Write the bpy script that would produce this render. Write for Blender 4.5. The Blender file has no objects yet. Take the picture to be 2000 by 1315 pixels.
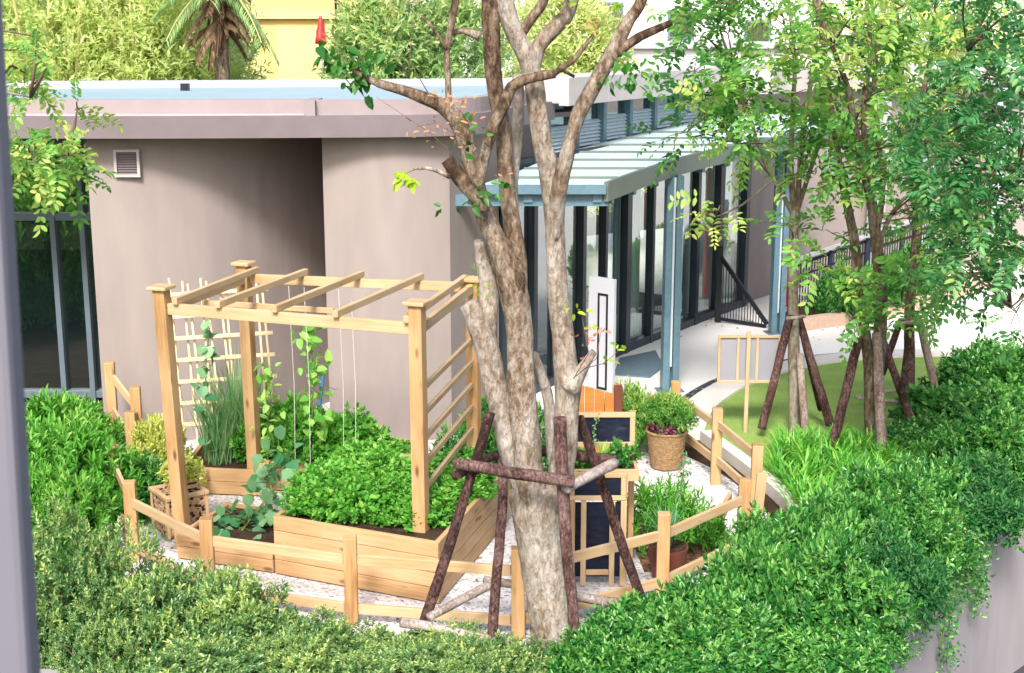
import bpy, math, random
import numpy as np
from mathutils import Vector, Matrix

# ------------------------------------------------------------------ camera, sky, sun, exposure
S = bpy.context.scene
COL = S.collection
FPX = 2700.0; TH = math.radians(12.53); CH = 4.6
cd = bpy.data.cameras.new('camera'); cam = bpy.data.objects.new('camera', cd); COL.objects.link(cam)
cam.location = (0, 0, CH); cam.rotation_euler = (math.radians(90) - TH, 0, 0)
cd.sensor_width = 36; cd.lens = 36 * FPX / 2000; cd.clip_start = .05; cd.clip_end = 2000
cd.dof.use_dof = True; cd.dof.focus_distance = 12.5; cd.dof.aperture_fstop = 11
S.camera = cam
SUN_EL = math.radians(44); SUN_AZ = math.radians(188)
w = bpy.data.worlds.new('World'); S.world = w; w.use_nodes = True
nt = w.node_tree; sky = nt.nodes.new('ShaderNodeTexSky'); sky.sky_type = 'NISHITA'
sky.sun_disc = False; sky.sun_elevation = SUN_EL; sky.sun_rotation = SUN_AZ
sky.air_density = 1.0; sky.dust_density = 4.0; sky.ozone_density = 1.0
nt.links.new(sky.outputs[0], nt.nodes['Background'].inputs[0]); nt.nodes['Background'].inputs[1].default_value = .14
sd = bpy.data.lights.new('sun', 'SUN'); sun = bpy.data.objects.new('sun', sd); COL.objects.link(sun)
sd.energy = 2.5; sd.angle = math.radians(12); sd.color = (1, .97, .93)
sv = Vector((math.sin(SUN_AZ) * math.cos(SUN_EL), math.cos(SUN_AZ) * math.cos(SUN_EL), math.sin(SUN_EL)))
sun.rotation_euler = sv.to_track_quat('Z', 'Y').to_euler(); sun.location = (-6, -14, 20)
S.view_settings.view_transform = 'Standard'; S.view_settings.look = 'None'
S.view_settings.exposure = 1.03; S.view_settings.gamma = 1
S.cycles.max_bounces = 8; S.cycles.transparent_max_bounces = 12

# ------------------------------------------------------------------ helpers
def ray(px, py):
    a = (px - 1000) / FPX; b = (657.5 - py) / FPX
    return Vector((a, math.cos(TH) + b * math.sin(TH), -math.sin(TH) + b * math.cos(TH)))
def unp(px, py, z=0.):
    d = ray(px, py); t = (z - CH) / d.z; return Vector((d.x * t, d.y * t, z))
def at(px, py, Y):
    d = ray(px, py); t = Y / d.y; return Vector((d.x * t, Y, CH + d.z * t))
def V(*a): return Vector(a)
ORI = {}
def thing(name, label, cat, loc=(0, 0, 0), group=None):
    o = bpy.data.objects.new(name, None); COL.objects.link(o); o.location = loc; o.empty_display_size = .1
    o['label'] = label; o['category'] = cat
    if group: o['group'] = group
    ORI[o.name] = Vector(loc); return o
def tag(o, label, cat, group=None):
    o['label'] = label; o['category'] = cat
    if group: o['group'] = group
    return o
def link_mesh(name, me, mt, parent=None, loc=None, kind=None):
    o = bpy.data.objects.new(name, me); COL.objects.link(o)
    if mt and not me.materials: me.materials.append(mt)
    if parent: o.parent = parent
    elif loc is not None: o.location = loc
    ORI[o.name] = ORI[parent.name] if parent else Vector(loc or (0, 0, 0))
    if kind: o['kind'] = kind
    return o
class MB:
    def __init__(s): s.v = []; s.f = []; s.uv = []; s.t = []; s.tint = 0.
    def add(s, vs, fs, uvs=None):
        n = len(s.v); s.v += [Vector(x) for x in vs]; s.t += [s.tint] * len(vs)
        for i, f in enumerate(fs):
            s.f.append([n + k for k in f])
            s.uv.append(uvs[i] if uvs else [(vs[k][0], vs[k][1] + vs[k][2]) for k in f])
        return s
    def frame(s, c, X, Y, Z, sx, sy, sz):
        # box with centre c and local axes; length runs along X (for the grain)
        c = Vector(c); vs = [c + X * (sx / 2 * a) + Y * (sy / 2 * b) + Z * (sz / 2 * d) for a in (-1, 1) for b in (-1, 1) for d in (-1, 1)]
        fs = [(0, 1, 3, 2), (4, 6, 7, 5), (0, 4, 5, 1), (2, 3, 7, 6), (0, 2, 6, 4), (1, 5, 7, 3)]
        r = random.uniform(0, 50); q = random.uniform(0, 50); uvs = []
        lc = [(a * sx / 2, b * sy / 2, d * sz / 2) for a in (-1, 1) for b in (-1, 1) for d in (-1, 1)]
        for k, f in enumerate(fs):
            if k < 2: uvs.append([(r + lc[i][1] * .3, q + lc[i][2] + 7) for i in f])
            elif k < 4: uvs.append([(r + lc[i][0], q + lc[i][2]) for i in f])
            else: uvs.append([(r + lc[i][0], q + lc[i][1] + .3) for i in f])
        return s.add(vs, fs, uvs)
    def box(s, c, sx, sy, sz, rz=0.):
        X = V(math.cos(rz), math.sin(rz), 0); Y = V(-math.sin(rz), math.cos(rz), 0); Z = V(0, 0, 1)
        m = max(sx, sy, sz)
        if m == sx: return s.frame(c, X, Y, Z, sx, sy, sz)
        if m == sy: return s.frame(c, Y, Z, X, sy, sz, sx)
        return s.frame(c, Z, X, Y, sz, sx, sy)
    def beam(s, p, q, w, h, up=(0, 0, 1)):
        # w across, h along 'up'
        p = Vector(p); q = Vector(q); X = (q - p); L = X.length; X.normalize(); up = Vector(up)
        Y = up.cross(X)
        if Y.length < 1e-4: Y = V(1, 0, 0).cross(X)
        Y.normalize(); Z = X.cross(Y)
        return s.frame((p + q) / 2, X, Y, Z, L, w, h)
    def tube(s, pts, rad, n=8, cap=True, step=None, wob=0., seed=0, flat=1.):
        P = [Vector(p) for p in pts]; R = list(rad) if hasattr(rad, '__len__') else [rad] * len(P)
        if step:
            NP = []; NR = []
            for i in range(len(P) - 1):
                a = P[max(i - 1, 0)]; b = P[i]; c = P[i + 1]; d = P[min(i + 2, len(P) - 1)]
                k = max(1, int((c - b).length / step))
                for j in range(k):
                    t = j / k
                    NP.append(.5 * ((2 * b) + (c - a) * t + (2 * a - 5 * b + 4 * c - d) * t * t + (3 * b - a - 3 * c + d) * t ** 3))
                    NR.append(R[i] + (R[i + 1] - R[i]) * t)
            NP.append(P[-1]); NR.append(R[-1]); P, R = NP, NR
        rg = random.Random(seed); ph = [rg.uniform(0, 6.28) for _ in range(12)]
        base = len(s.v); prev = None; d = 0.; vs = []; vv = []
        for i, p in enumerate(P):
            T = (P[min(i + 1, len(P) - 1)] - P[max(i - 1, 0)]).normalized()
            if prev is None: A = T.cross(V(0, 0, 1)) if abs(T.z) < .9 else T.cross(V(1, 0, 0))
            else: A = prev - T * prev.dot(T)
            A.normalize(); prev = A; B = T.cross(A)
            if i: d += (P[i] - P[i - 1]).length
            vv.append(d)
            for k in range(n):
                a = 2 * math.pi * k / n; r = R[i]
                if wob:
                    r *= 1 + wob * (.45 * math.sin(2 * a + ph[0] + d * 3) + .35 * math.sin(3 * a + ph[1] - d * 5) + .3 * math.sin(5 * a + ph[2] + d * 9 + math.sin(d * 14 + ph[3])) + .4 * math.sin(d * 11 + ph[4] + a) * math.sin(d * 4.3 + ph[5])
                                  + .3 * math.sin(7 * a + d * 21 + ph[6]))
                vs.append(p + A * (math.cos(a) * r) + B * (math.sin(a) * r * flat))
        fs = []; uvs = []; u0 = rg.uniform(0, 40)
        for i in range(len(P) - 1):
            for k in range(n):
                k2 = (k + 1) % n
                fs.append((i * n + k, i * n + k2, (i + 1) * n + k2, (i + 1) * n + k))
                c = 6.28 * max(R[i], .01)
                uvs.append([(u0 + vv[i], c * k / n), (u0 + vv[i], c * (k + 1) / n), (u0 + vv[i + 1], c * (k + 1) / n), (u0 + vv[i + 1], c * k / n)])
        if cap:
            fs.append(tuple(range(n - 1, -1, -1))); uvs.append([(u0 + math.cos(6.28 * k / n) * R[0] * .2, math.sin(6.28 * k / n) * R[0] * .2) for k in range(n)])
            m = (len(P) - 1) * n
            fs.append(tuple(range(m, m + n))); uvs.append([(u0 + math.cos(6.28 * k / n) * R[-1] * .2, math.sin(6.28 * k / n) * R[-1] * .2) for k in range(n)])
        return s.add(vs, fs, uvs)
    def prism(s, poly, z0, z1):
        # poly: list of (x, y); z0/z1 number or list
        n = len(poly); zz0 = z0 if hasattr(z0, '__len__') else [z0] * n; zz1 = z1 if hasattr(z1, '__len__') else [z1] * n
        vs = [(p[0], p[1], z) for p, z in zip(poly, zz0)] + [(p[0], p[1], z) for p, z in zip(poly, zz1)]
        ar = sum(poly[i][0] * poly[(i + 1) % n][1] - poly[(i + 1) % n][0] * poly[i][1] for i in range(n))
        fs = [tuple(range(n - 1, -1, -1)), tuple(range(n, 2 * n))] + [(i, (i + 1) % n, n + (i + 1) % n, n + i) for i in range(n)]
        if ar < 0: fs = [tuple(reversed(f)) for f in fs]
        return s.add(vs, fs)
    def strip(s, line, off, z0, z1, closed=False):
        # wall along polyline with thickness off (to the left of travel)
        L = [Vector((p[0], p[1], 0)) for p in line]; O = offset(L, off); n = len(L)
        zz0 = z0 if hasattr(z0, '__len__') else [z0] * n; zz1 = z1 if hasattr(z1, '__len__') else [z1] * n
        vs = []
        for i in range(n):
            vs += [(L[i].x, L[i].y, zz0[i]), (L[i].x, L[i].y, zz1[i]), (O[i].x, O[i].y, zz1[i]), (O[i].x, O[i].y, zz0[i])]
        fs = []
        for i in range(n - 1):
            a = 4 * i; b = a + 4
            for k in range(4):
                k2 = (k + 1) % 4
                fs.append((a + k, a + k2, b + k2, b + k) if off < 0 else (a + k, b + k, b + k2, a + k2))
        fs.append((0, 1, 2, 3) if off > 0 else (3, 2, 1, 0)); m = 4 * (n - 1)
        fs.append((m + 3, m + 2, m + 1, m) if off > 0 else (m, m + 1, m + 2, m + 3))
        return s.add(vs, fs)
    def build(s, name, mt, parent=None, loc=None, smooth=False, bevel=0., kind=None):
        o_ = ORI[parent.name] if parent else Vector(loc or (0, 0, 0))
        me = bpy.data.meshes.new(name); me.from_pydata([v - o_ for v in s.v], [], s.f)
        uvl = me.uv_layers.new(name='UVMap'); flat = [c for f in s.uv for uv in f for c in (uv[0], uv[1])]
        uvl.data.foreach_set('uv', flat)
        if any(s.t):
            a = me.attributes.new('tint', 'FLOAT', 'POINT'); a.data.foreach_set('value', s.t)
        if smooth: me.polygons.foreach_set('use_smooth', [True] * len(me.polygons))
        me.update()
        o = link_mesh(name, me, mt, parent, loc, kind)
        if bevel:
            b = o.modifiers.new('bevel', 'BEVEL'); b.width = bevel; b.segments = 2; b.limit_method = 'ANGLE'; b.angle_limit = math.radians(40)
        return o
def offset(L, d):
    O = []
    for i in range(len(L)):
        a = L[max(i - 1, 0)]; b = L[min(i + 1, len(L) - 1)]; t = (b - a); t.z = 0; t.normalize()
        O.append(L[i] + Vector((-t.y, t.x, 0)) * d)
    return O
def smoothline(pts, k=6):
    P = [Vector((p[0], p[1], 0)) for p in pts]; out = []
    for i in range(len(P) - 1):
        a = P[max(i - 1, 0)]; b = P[i]; c = P[i + 1]; d = P[min(i + 2, len(P) - 1)]
        for j in range(k):
            t = j / k; out.append(.5 * ((2 * b) + (c - a) * t + (2 * a - 5 * b + 4 * c - d) * t * t + (3 * b - a - 3 * c + d) * t ** 3))
    out.append(P[-1]); return out
def xlen(line):
    d = [0.]
    for i in range(1, len(line)): d.append(d[-1] + (line[i] - line[i - 1]).length)
    return d
def along(line, s):
    d = xlen(line)
    for i in range(1, len(line)):
        if s <= d[i] or i == len(line) - 1:
            t = (s - d[i - 1]) / max(d[i] - d[i - 1], 1e-6); return line[i - 1].lerp(line[i], t), (line[i] - line[i - 1]).normalized()

# ------------------------------------------------------------------ materials
def nodes(name):
    m = bpy.data.materials.new(name); m.use_nodes = True; n = m.node_tree; return m, n, n.nodes['Principled BSDF'], n.links.new
def mat(name, cols, scale=4., coord='Object', stretch=(1, 1, 1), rough=.6, bump=0., bscale=None, spec=.4, metal=0., detail=6., fine=0., fscale=60., bdist=.01, dist=0.):
    m, n, b, ln = nodes(name); N = n.nodes.new
    tc = N('ShaderNodeTexCoord'); mp = N('ShaderNodeMapping'); mp.inputs['Scale'].default_value = stretch
    ln(tc.outputs[coord], mp.inputs['Vector'])
    no = N('ShaderNodeTexNoise'); no.inputs['Scale'].default_value = scale; no.inputs['Detail'].default_value = detail; no.inputs['Roughness'].default_value = .6; no.inputs['Distortion'].default_value = dist
    ln(mp.outputs[0], no.inputs['Vector'])
    cr = N('ShaderNodeValToRGB'); e = cr.color_ramp.elements
    while len(e) < len(cols): e.new(.5)
    for k, (p, c) in enumerate(cols): e[k].position = p; e[k].color = (*c, 1)
    ln(no.outputs[0], cr.inputs[0]); out = cr.outputs[0]
    if fine:
        f2 = N('ShaderNodeTexNoise'); f2.inputs['Scale'].default_value = fscale; f2.inputs['Detail'].default_value = 3
        ln(mp.outputs[0], f2.inputs['Vector'])
        mr = N('ShaderNodeMapRange'); mr.inputs[1].default_value = .3; mr.inputs[2].default_value = .7; mr.inputs[3].default_value = 1 - fine; mr.inputs[4].default_value = 1 + fine
        ln(f2.outputs[0], mr.inputs[0]); mx = N('ShaderNodeVectorMath'); mx.operation = 'SCALE'
        ln(out, mx.inputs[0]); ln(mr.outputs[0], mx.inputs['Scale']); out = mx.outputs[0]
    ln(out, b.inputs['Base Color'])
    b.inputs['Roughness'].default_value = rough; b.inputs['Specular IOR Level'].default_value = spec; b.inputs['Metallic'].default_value = metal
    if bump:
        bn = N('ShaderNodeTexNoise'); bn.inputs['Scale'].default_value = bscale or scale * 4; bn.inputs['Detail'].default_value = 5
        ln(mp.outputs[0], bn.inputs['Vector']); bp = N('ShaderNodeBump'); bp.inputs['Strength'].default_value = bump; bp.inputs['Distance'].default_value = bdist
        ln(bn.outputs[0], bp.inputs['Height']); ln(bp.outputs[0], b.inputs['Normal'])
    return m
def wood(name, a, b_, c, rough=.55, knots=True):
    m, n, b, ln = nodes(name); N = n.nodes.new
    tc = N('ShaderNodeTexCoord'); mp = N('ShaderNodeMapping'); mp.inputs['Scale'].default_value = (1.3, 22, 1); ln(tc.outputs['UV'], mp.inputs[0])
    no = N('ShaderNodeTexNoise'); no.inputs['Scale'].default_value = 2.2; no.inputs['Detail'].default_value = 7; no.inputs['Distortion'].default_value = .6; ln(mp.outputs[0], no.inputs[0])
    mp2 = N('ShaderNodeMapping'); mp2.inputs['Scale'].default_value = (.7, 1.7, 1); ln(tc.outputs['UV'], mp2.inputs[0])
    no2 = N('ShaderNodeTexNoise'); no2.inputs['Scale'].default_value = 2.; no2.inputs['Detail'].default_value = 2; ln(mp2.outputs[0], no2.inputs[0])
    ad = N('ShaderNodeMath'); ad.operation = 'MULTIPLY_ADD'; ad.inputs[1].default_value = .75; ln(no2.outputs[0], ad.inputs[0])
    ml = N('ShaderNodeMath'); ml.operation = 'MULTIPLY'; ml.inputs[1].default_value = .4; ln(no.outputs[0], ml.inputs[0]); ln(ml.outputs[0], ad.inputs[2])
    cr = N('ShaderNodeValToRGB'); e = cr.color_ramp.elements; e.new(.5)
    e[0].position = .38; e[0].color = (*a, 1); e[1].position = .56; e[1].color = (*b_, 1); e[2].position = .74; e[2].color = (*c, 1)
    ln(ad.outputs[0], cr.inputs[0]); out = cr.outputs[0]
    if knots:
        mp3 = N('ShaderNodeMapping'); mp3.inputs['Scale'].default_value = (2.6, 7.5, 1); ln(tc.outputs['UV'], mp3.inputs[0])
        vo = N('ShaderNodeTexVoronoi'); vo.inputs['Scale'].default_value = .9; ln(mp3.outputs[0], vo.inputs[0])
        mr = N('ShaderNodeMapRange'); mr.inputs[1].default_value = .06; mr.inputs[2].default_value = .17; mr.inputs[3].default_value = .85; mr.inputs[4].default_value = 0; ln(vo.outputs['Distance'], mr.inputs[0])
        mx = N('ShaderNodeMix'); mx.data_type = 'RGBA'; ln(mr.outputs[0], mx.inputs[0]); ln(out, mx.inputs[6]); mx.inputs[7].default_value = (a[0] * .35, a[1] * .28, a[2] * .22, 1); out = mx.outputs[2]
    ln(out, b.inputs['Base Color']); b.inputs['Roughness'].default_value = rough; b.inputs['Specular IOR Level'].default_value = .25
    bp = N('ShaderNodeBump'); bp.inputs['Strength'].default_value = .25; bp.inputs['Distance'].default_value = .003; ln(no.outputs[0], bp.inputs['Height']); ln(bp.outputs[0], b.inputs['Normal'])
    return m
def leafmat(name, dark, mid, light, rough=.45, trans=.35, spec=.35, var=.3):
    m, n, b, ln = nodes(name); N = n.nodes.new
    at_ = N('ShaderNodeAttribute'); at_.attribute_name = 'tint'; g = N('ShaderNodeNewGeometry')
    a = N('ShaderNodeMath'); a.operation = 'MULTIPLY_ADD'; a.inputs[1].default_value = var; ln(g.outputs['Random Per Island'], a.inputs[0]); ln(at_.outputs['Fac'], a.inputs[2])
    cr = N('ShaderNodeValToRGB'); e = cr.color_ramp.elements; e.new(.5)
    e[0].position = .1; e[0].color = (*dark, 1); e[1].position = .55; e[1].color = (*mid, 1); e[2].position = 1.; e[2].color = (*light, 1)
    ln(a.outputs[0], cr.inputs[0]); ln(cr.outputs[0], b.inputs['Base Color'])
    b.inputs['Roughness'].default_value = rough; b.inputs['Specular IOR Level'].default_value = spec
    tr = N('ShaderNodeBsdfTranslucent'); hs = N('ShaderNodeHueSaturation'); hs.inputs['Hue'].default_value = .485; hs.inputs['Value'].default_value = 1.5; hs.inputs['Saturation'].default_value = 1.05
    ln(cr.outputs[0], hs.inputs['Color']); ln(hs.outputs[0], tr.inputs[0])
    ms = N('ShaderNodeMixShader'); ms.inputs[0].default_value = trans; ln(b.outputs[0], ms.inputs[1]); ln(tr.outputs[0], ms.inputs[2]); ln(ms.outputs[0], n.nodes['Material Output'].inputs[0])
    return m
def barkmat(name, pale, brown, crack, scale=1., bias=0., patch=3.2):
    m, n, b, ln = nodes(name); N = n.nodes.new
    tc = N('ShaderNodeTexCoord'); at_ = N('ShaderNodeAttribute'); at_.attribute_name = 'tint'
    mp = N('ShaderNodeMapping'); mp.inputs['Scale'].default_value = (scale, scale, scale * .45); ln(tc.outputs['Object'], mp.inputs[0])
    n1 = N('ShaderNodeTexNoise'); n1.inputs['Scale'].default_value = patch; n1.inputs['Detail'].default_value = 8; n1.inputs['Roughness'].default_value = .65; n1.inputs['Distortion'].default_value = .8; ln(mp.outputs[0], n1.inputs[0])
    n2 = N('ShaderNodeTexNoise'); n2.inputs['Scale'].default_value = 26; n2.inputs['Detail'].default_value = 6; n2.inputs['Roughness'].default_value = .7; ln(mp.outputs[0], n2.inputs[0])
    vo = N('ShaderNodeTexVoronoi'); vo.feature = 'DISTANCE_TO_EDGE'; vo.inputs['Scale'].default_value = 15; 
    wv = N('ShaderNodeVectorMath'); wv.operation = 'MULTIPLY_ADD'; wv.inputs[1].default_value = (.12, .12, .12); ln(n2.outputs['Color'], wv.inputs[0]); ln(mp.outputs[0], wv.inputs[2]); ln(wv.outputs[0], vo.inputs[0])
    a = N('ShaderNodeMath'); a.operation = 'MULTIPLY_ADD'; a.inputs[1].default_value = .55; ln(at_.outputs['Fac'], a.inputs[0]); wq = N('ShaderNodeMath'); wq.operation = 'MULTIPLY_ADD'; wq.inputs[1].default_value = .68; wq.inputs[2].default_value = .04; ln(n1.outputs[0], wq.inputs[0]); ln(wq.outputs[0], a.inputs[2])
    a2 = N('ShaderNodeMath'); a2.operation = 'MULTIPLY_ADD'; a2.inputs[1].default_value = .75; ln(n2.outputs[0], a2.inputs[0]); ln(a.outputs[0], a2.inputs[2])
    cr = N('ShaderNodeValToRGB'); e = cr.color_ramp.elements; e.new(.5); e.new(.6)
    hi = (pale[0] * 1.35, pale[1] * 1.45, pale[2] * 1.62)
    for k, (p, c) in enumerate([(.54 - bias, hi), (.66 - bias, pale), (.77 - bias, brown), (.88 - bias, crack)]): e[k].position = min(p, 1.); e[k].color = (*c, 1)
    sc = N('ShaderNodeMath'); sc.operation = 'MULTIPLY'; sc.inputs[1].default_value = .82; ln(a2.outputs[0], sc.inputs[0]); ln(sc.outputs[0], cr.inputs[0])
    mr = N('ShaderNodeMapRange'); mr.inputs[1].default_value = 0; mr.inputs[2].default_value = .05; mr.inputs[3].default_value = .8; mr.inputs[4].default_value = 1; ln(vo.outputs['Distance'], mr.inputs[0])
    vm = N('ShaderNodeVectorMath'); vm.operation = 'SCALE'; ln(cr.outputs[0], vm.inputs[0]); ln(mr.outputs[0], vm.inputs['Scale']); ln(vm.outputs[0], b.inputs['Base Color'])
    b.inputs['Roughness'].default_value = .85; b.inputs['Specular IOR Level'].default_value = .2
    ah = N('ShaderNodeMath'); ah.operation = 'MULTIPLY_ADD'; ah.inputs[1].default_value = .5; ln(mr.outputs[0], ah.inputs[0]); ln(n2.outputs[0], ah.inputs[2])
    bp = N('ShaderNodeBump'); bp.inputs['Strength'].default_value = 1.; bp.inputs['Distance'].default_value = .03; ln(ah.outputs[0], bp.inputs['Height']); ln(bp.outputs[0], b.inputs['Normal'])
    return m
def gravelmat(name, cols, scale, bump=.6):
    m, n, b, ln = nodes(name); N = n.nodes.new
    tc = N('ShaderNodeTexCoord'); vo = N('ShaderNodeTexVoronoi'); vo.inputs['Scale'].default_value = scale; ln(tc.outputs['Object'], vo.inputs[0])
    sp = N('ShaderNodeSeparateColor'); ln(vo.outputs['Color'], sp.inputs[0])
    cr = N('ShaderNodeValToRGB'); e = cr.color_ramp.elements
    while len(e) < len(cols): e.new(.5)
    for k, (p, c) in enumerate(cols): e[k].position = p; e[k].color = (*c, 1)
    ln(sp.outputs[0], cr.inputs[0]); no = N('ShaderNodeTexNoise'); no.inputs['Scale'].default_value = 1.2; no.inputs['Detail'].default_value = 4; ln(tc.outputs['Object'], no.inputs[0])
    mr = N('ShaderNodeMapRange'); mr.inputs[1].default_value = .3; mr.inputs[2].default_value = .7; mr.inputs[3].default_value = .82; mr.inputs[4].default_value = 1.08; ln(no.outputs[0], mr.inputs[0])
    vm = N('ShaderNodeVectorMath'); vm.operation = 'SCALE'; ln(cr.outputs[0], vm.inputs[0]); ln(mr.outputs[0], vm.inputs['Scale']); ln(vm.outputs[0], b.inputs['Base Color'])
    b.inputs['Roughness'].default_value = .9
    bp = N('ShaderNodeBump'); bp.invert = True; bp.inputs['Strength'].default_value = bump; bp.inputs['Distance'].default_value = .012; ln(vo.outputs['Distance'], bp.inputs['Height']); ln(bp.outputs[0], b.inputs['Normal'])
    return m
def glassmat(name, tint=(.02, .04, .05), refl=.35, clear=.45):
    m, n, b, ln = nodes(name); N = n.nodes.new
    b.inputs['Base Color'].default_value = (*tint, 1); b.inputs['Roughness'].default_value = .3
    tr = N('ShaderNodeBsdfTransparent'); tr.inputs[0].default_value = (.86, .95, .93, 1)
    gl = N('ShaderNodeBsdfGlossy'); gl.inputs['Roughness'].default_value = .015; gl.inputs[0].default_value = (.85, .95, .95, 1)
    m1 = N('ShaderNodeMixShader'); m1.inputs[0].default_value = clear; ln(b.outputs[0], m1.inputs[1]); ln(tr.outputs[0], m1.inputs[2])
    lw = N('ShaderNodeLayerWeight'); lw.inputs[0].default_value = .35
    mr = N('ShaderNodeMapRange'); mr.inputs[3].default_value = refl; mr.inputs[4].default_value = .95; ln(lw.outputs['Fresnel'], mr.inputs[0])
    no = N('ShaderNodeTexNoise'); no.inputs['Scale'].default_value = .6; tc = N('ShaderNodeTexCoord'); ln(tc.outputs['Object'], no.inputs[0])
    bp = N('ShaderNodeBump'); bp.inputs['Strength'].default_value = .04; bp.inputs['Distance'].default_value = .1; ln(no.outputs[0], bp.inputs['Height']); ln(bp.outputs[0], gl.inputs['Normal'])
    m2 = N('ShaderNodeMixShader'); ln(mr.outputs[0], m2.inputs[0]); ln(m1.outputs[0], m2.inputs[1]); ln(gl.outputs[0], m2.inputs[2]); ln(m2.outputs[0], n.nodes['Material Output'].inputs[0])
    return m

PINE = wood('pine', (.27, .135, .05), (.43, .255, .115), (.52, .34, .175))
PINE2 = wood('pale_pine', (.39, .245, .12), (.50, .345, .19), (.57, .41, .25), knots=False)
PLANK = wood('plank', (.34, .185, .08), (.47, .295, .145), (.54, .36, .20))
CEDAR = wood('orange_cedar', (.36, .115, .025), (.47, .17, .035), (.54, .23, .055), knots=False)
CREAMWOOD = wood('cream_board', (.62, .48, .28), (.72, .58, .36), (.78, .65, .44), knots=False)
DARKWOOD = wood('dark_red_wood', (.09, .028, .018), (.13, .04, .025), (.17, .06, .04), knots=False)
WALLM = mat('stucco', [(.3, (.288, .243, .226)), (.7, (.312, .265, .248))], 1.2, rough=.9, bump=.15, bscale=180, spec=.15, fine=.06, fscale=5, bdist=.004, stretch=(1, 1, .22))
FASC = mat('fascia_render', [(.3, (.172, .142, .150)), (.7, (.192, .16, .168))], .9, rough=.85, spec=.15, fine=.05, fscale=5)
FASC2 = mat('upper_render', [(.3, (.28, .232, .234)), (.7, (.305, .256, .257))], .9, rough=.85, spec=.15, fine=.05, fscale=5)
FASCW = mat('light_render', [(.3, (.42, .385, .375)), (.7, (.47, .43, .42))], 1.5, rough=.85, spec=.15, fine=.05, fscale=6)
ROOFM = mat('roof_membrane', [(.3, (.245, .335, .37)), (.7, (.285, .37, .40))], .8, rough=.6, fine=.05, fscale=6)
CANOPY = mat('canopy_metal', [(.3, (.43, .56, .58)), (.7, (.50, .62, .63))], 1.6, rough=.45, spec=.5, stretch=(.4, 2, 1))
CANFAS = mat('canopy_fascia', [(.3, (.10, .132, .115)), (.7, (.135, .168, .145))], 2., rough=.5, spec=.5)
STEEL = mat('blue_grey_steel', [(.3, (.085, .16, .21)), (.7, (.12, .205, .26))], 3., rough=.42, spec=.5, fine=.08, fscale=20)
STEELL = mat('light_steel', [(.3, (.62, .72, .79)), (.7, (.68, .77, .83))], 3., rough=.4, spec=.5)
DARKF = mat('dark_frame', [(.3, (.011, .02, .032)), (.7, (.018, .03, .044))], 3., rough=.4, spec=.5)
BLACKM = mat('black_metal', [(.3, (.006, .008, .014)), (.7, (.012, .014, .022))], 4., rough=.4)
GLASS = glassmat('mirror_glass', refl=.22, clear=.9)
GLASSD = glassmat('dark_glass', (.004, .014, .014), refl=.30, clear=.4)
MULL = mat('pale_mullion', [(.3, (.11, .15, .18)), (.7, (.14, .18, .21))], 3., rough=.4)
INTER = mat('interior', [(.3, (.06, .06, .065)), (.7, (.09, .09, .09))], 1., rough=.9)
CURT = mat('curtain_cloth', [(.3, (.76, .82, .76)), (.7, (.84, .88, .82))], 3., rough=.9, stretch=(8, 8, .4))
GRAVEL = gravelmat('gravel', [(0, (.28, .25, .24)), (.14, (.50, .46, .45)), (.4, (.66, .62, .62)), (1, (.78, .75, .75))], 46)
PEBB = gravelmat('dark_pebbles', [(0, (.012, .014, .02)), (.6, (.04, .045, .055)), (.85, (.12, .12, .13)), (1, (.3, .3, .3))], 22)
PAVE = mat('pale_paving', [(.3, (.80, .75, .70)), (.7, (.85, .81, .77))], .7, rough=.8, spec=.3, fine=.05, fscale=40, bump=.1, bscale=90)
LAWN = mat('lawn_turf', [(.3, (.21, .32, .07)), (.7, (.29, .40, .105))], 3., rough=.9, spec=.15, fine=.35, fscale=70, bump=.5, bscale=130, bdist=.02)
KERBM = mat('kerb_concrete', [(.3, (.60, .54, .49)), (.7, (.68, .62, .57))], 2., rough=.85, fine=.08, fscale=50)
LEDGE = mat('ledge_brick', [(.3, (.50, .34, .25)), (.7, (.60, .42, .32))], 2., rough=.85, fine=.1, fscale=30)
SOIL = mat('soil', [(.3, (.03, .018, .012)), (.7, (.075, .048, .032))], 9., rough=1, bump=.8, bscale=40, spec=.1, fine=.3, fscale=60, bdist=.03)
MULCH = gravelmat('bark_mulch', [(0, (.05, .02, .012)), (.5, (.16, .065, .035)), (1, (.32, .16, .09))], 34, 1.)
ASPH = mat('asphalt', [(.3, (.035, .037, .045)), (.7, (.055, .058, .068))], 3., rough=.9, fine=.2, fscale=90)
PARAP = mat('parapet_paint', [(.3, (.29, .265, .275)), (.7, (.33, .305, .312))], 1.1, rough=.85, fine=.05, fscale=4, stretch=(1, 1, .3))
JAMB = mat('grey_paint', [(.3, (.155, .152, .185)), (.7, (.18, .175, .207))], 1.2, rough=.6)
BOARD = mat('chalkboard', [(.35, (.006, .009, .022)), (.62, (.012, .016, .034)), (.8, (.05, .055, .075))], 5., rough=.75, spec=.2, fine=.3, fscale=14, stretch=(1, 1, 2.5))
WHITEP = mat('white_panel', [(.3, (.42, .43, .47)), (.7, (.46, .47, .51))], 2., rough=.4)
FROST = mat('grey_sheet', [(.3, (.24, .24, .275)), (.7, (.28, .28, .315))], 2., rough=.5)
WEATH = wood('weathered_wood', (.34, .23, .13), (.45, .32, .19), (.54, .40, .26))
WICK = mat('coir_wicker', [(.3, (.24, .14, .065)), (.55, (.38, .24, .115)), (.7, (.50, .34, .18))], 26., rough=.95, bump=1., bscale=70, stretch=(1, 1, 2.2), bdist=.02)
MATM = mat('doormat', [(.3, (.11, .16, .20)), (.7, (.15, .21, .25))], 30., rough=1., bump=.5, bscale=120)
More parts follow.
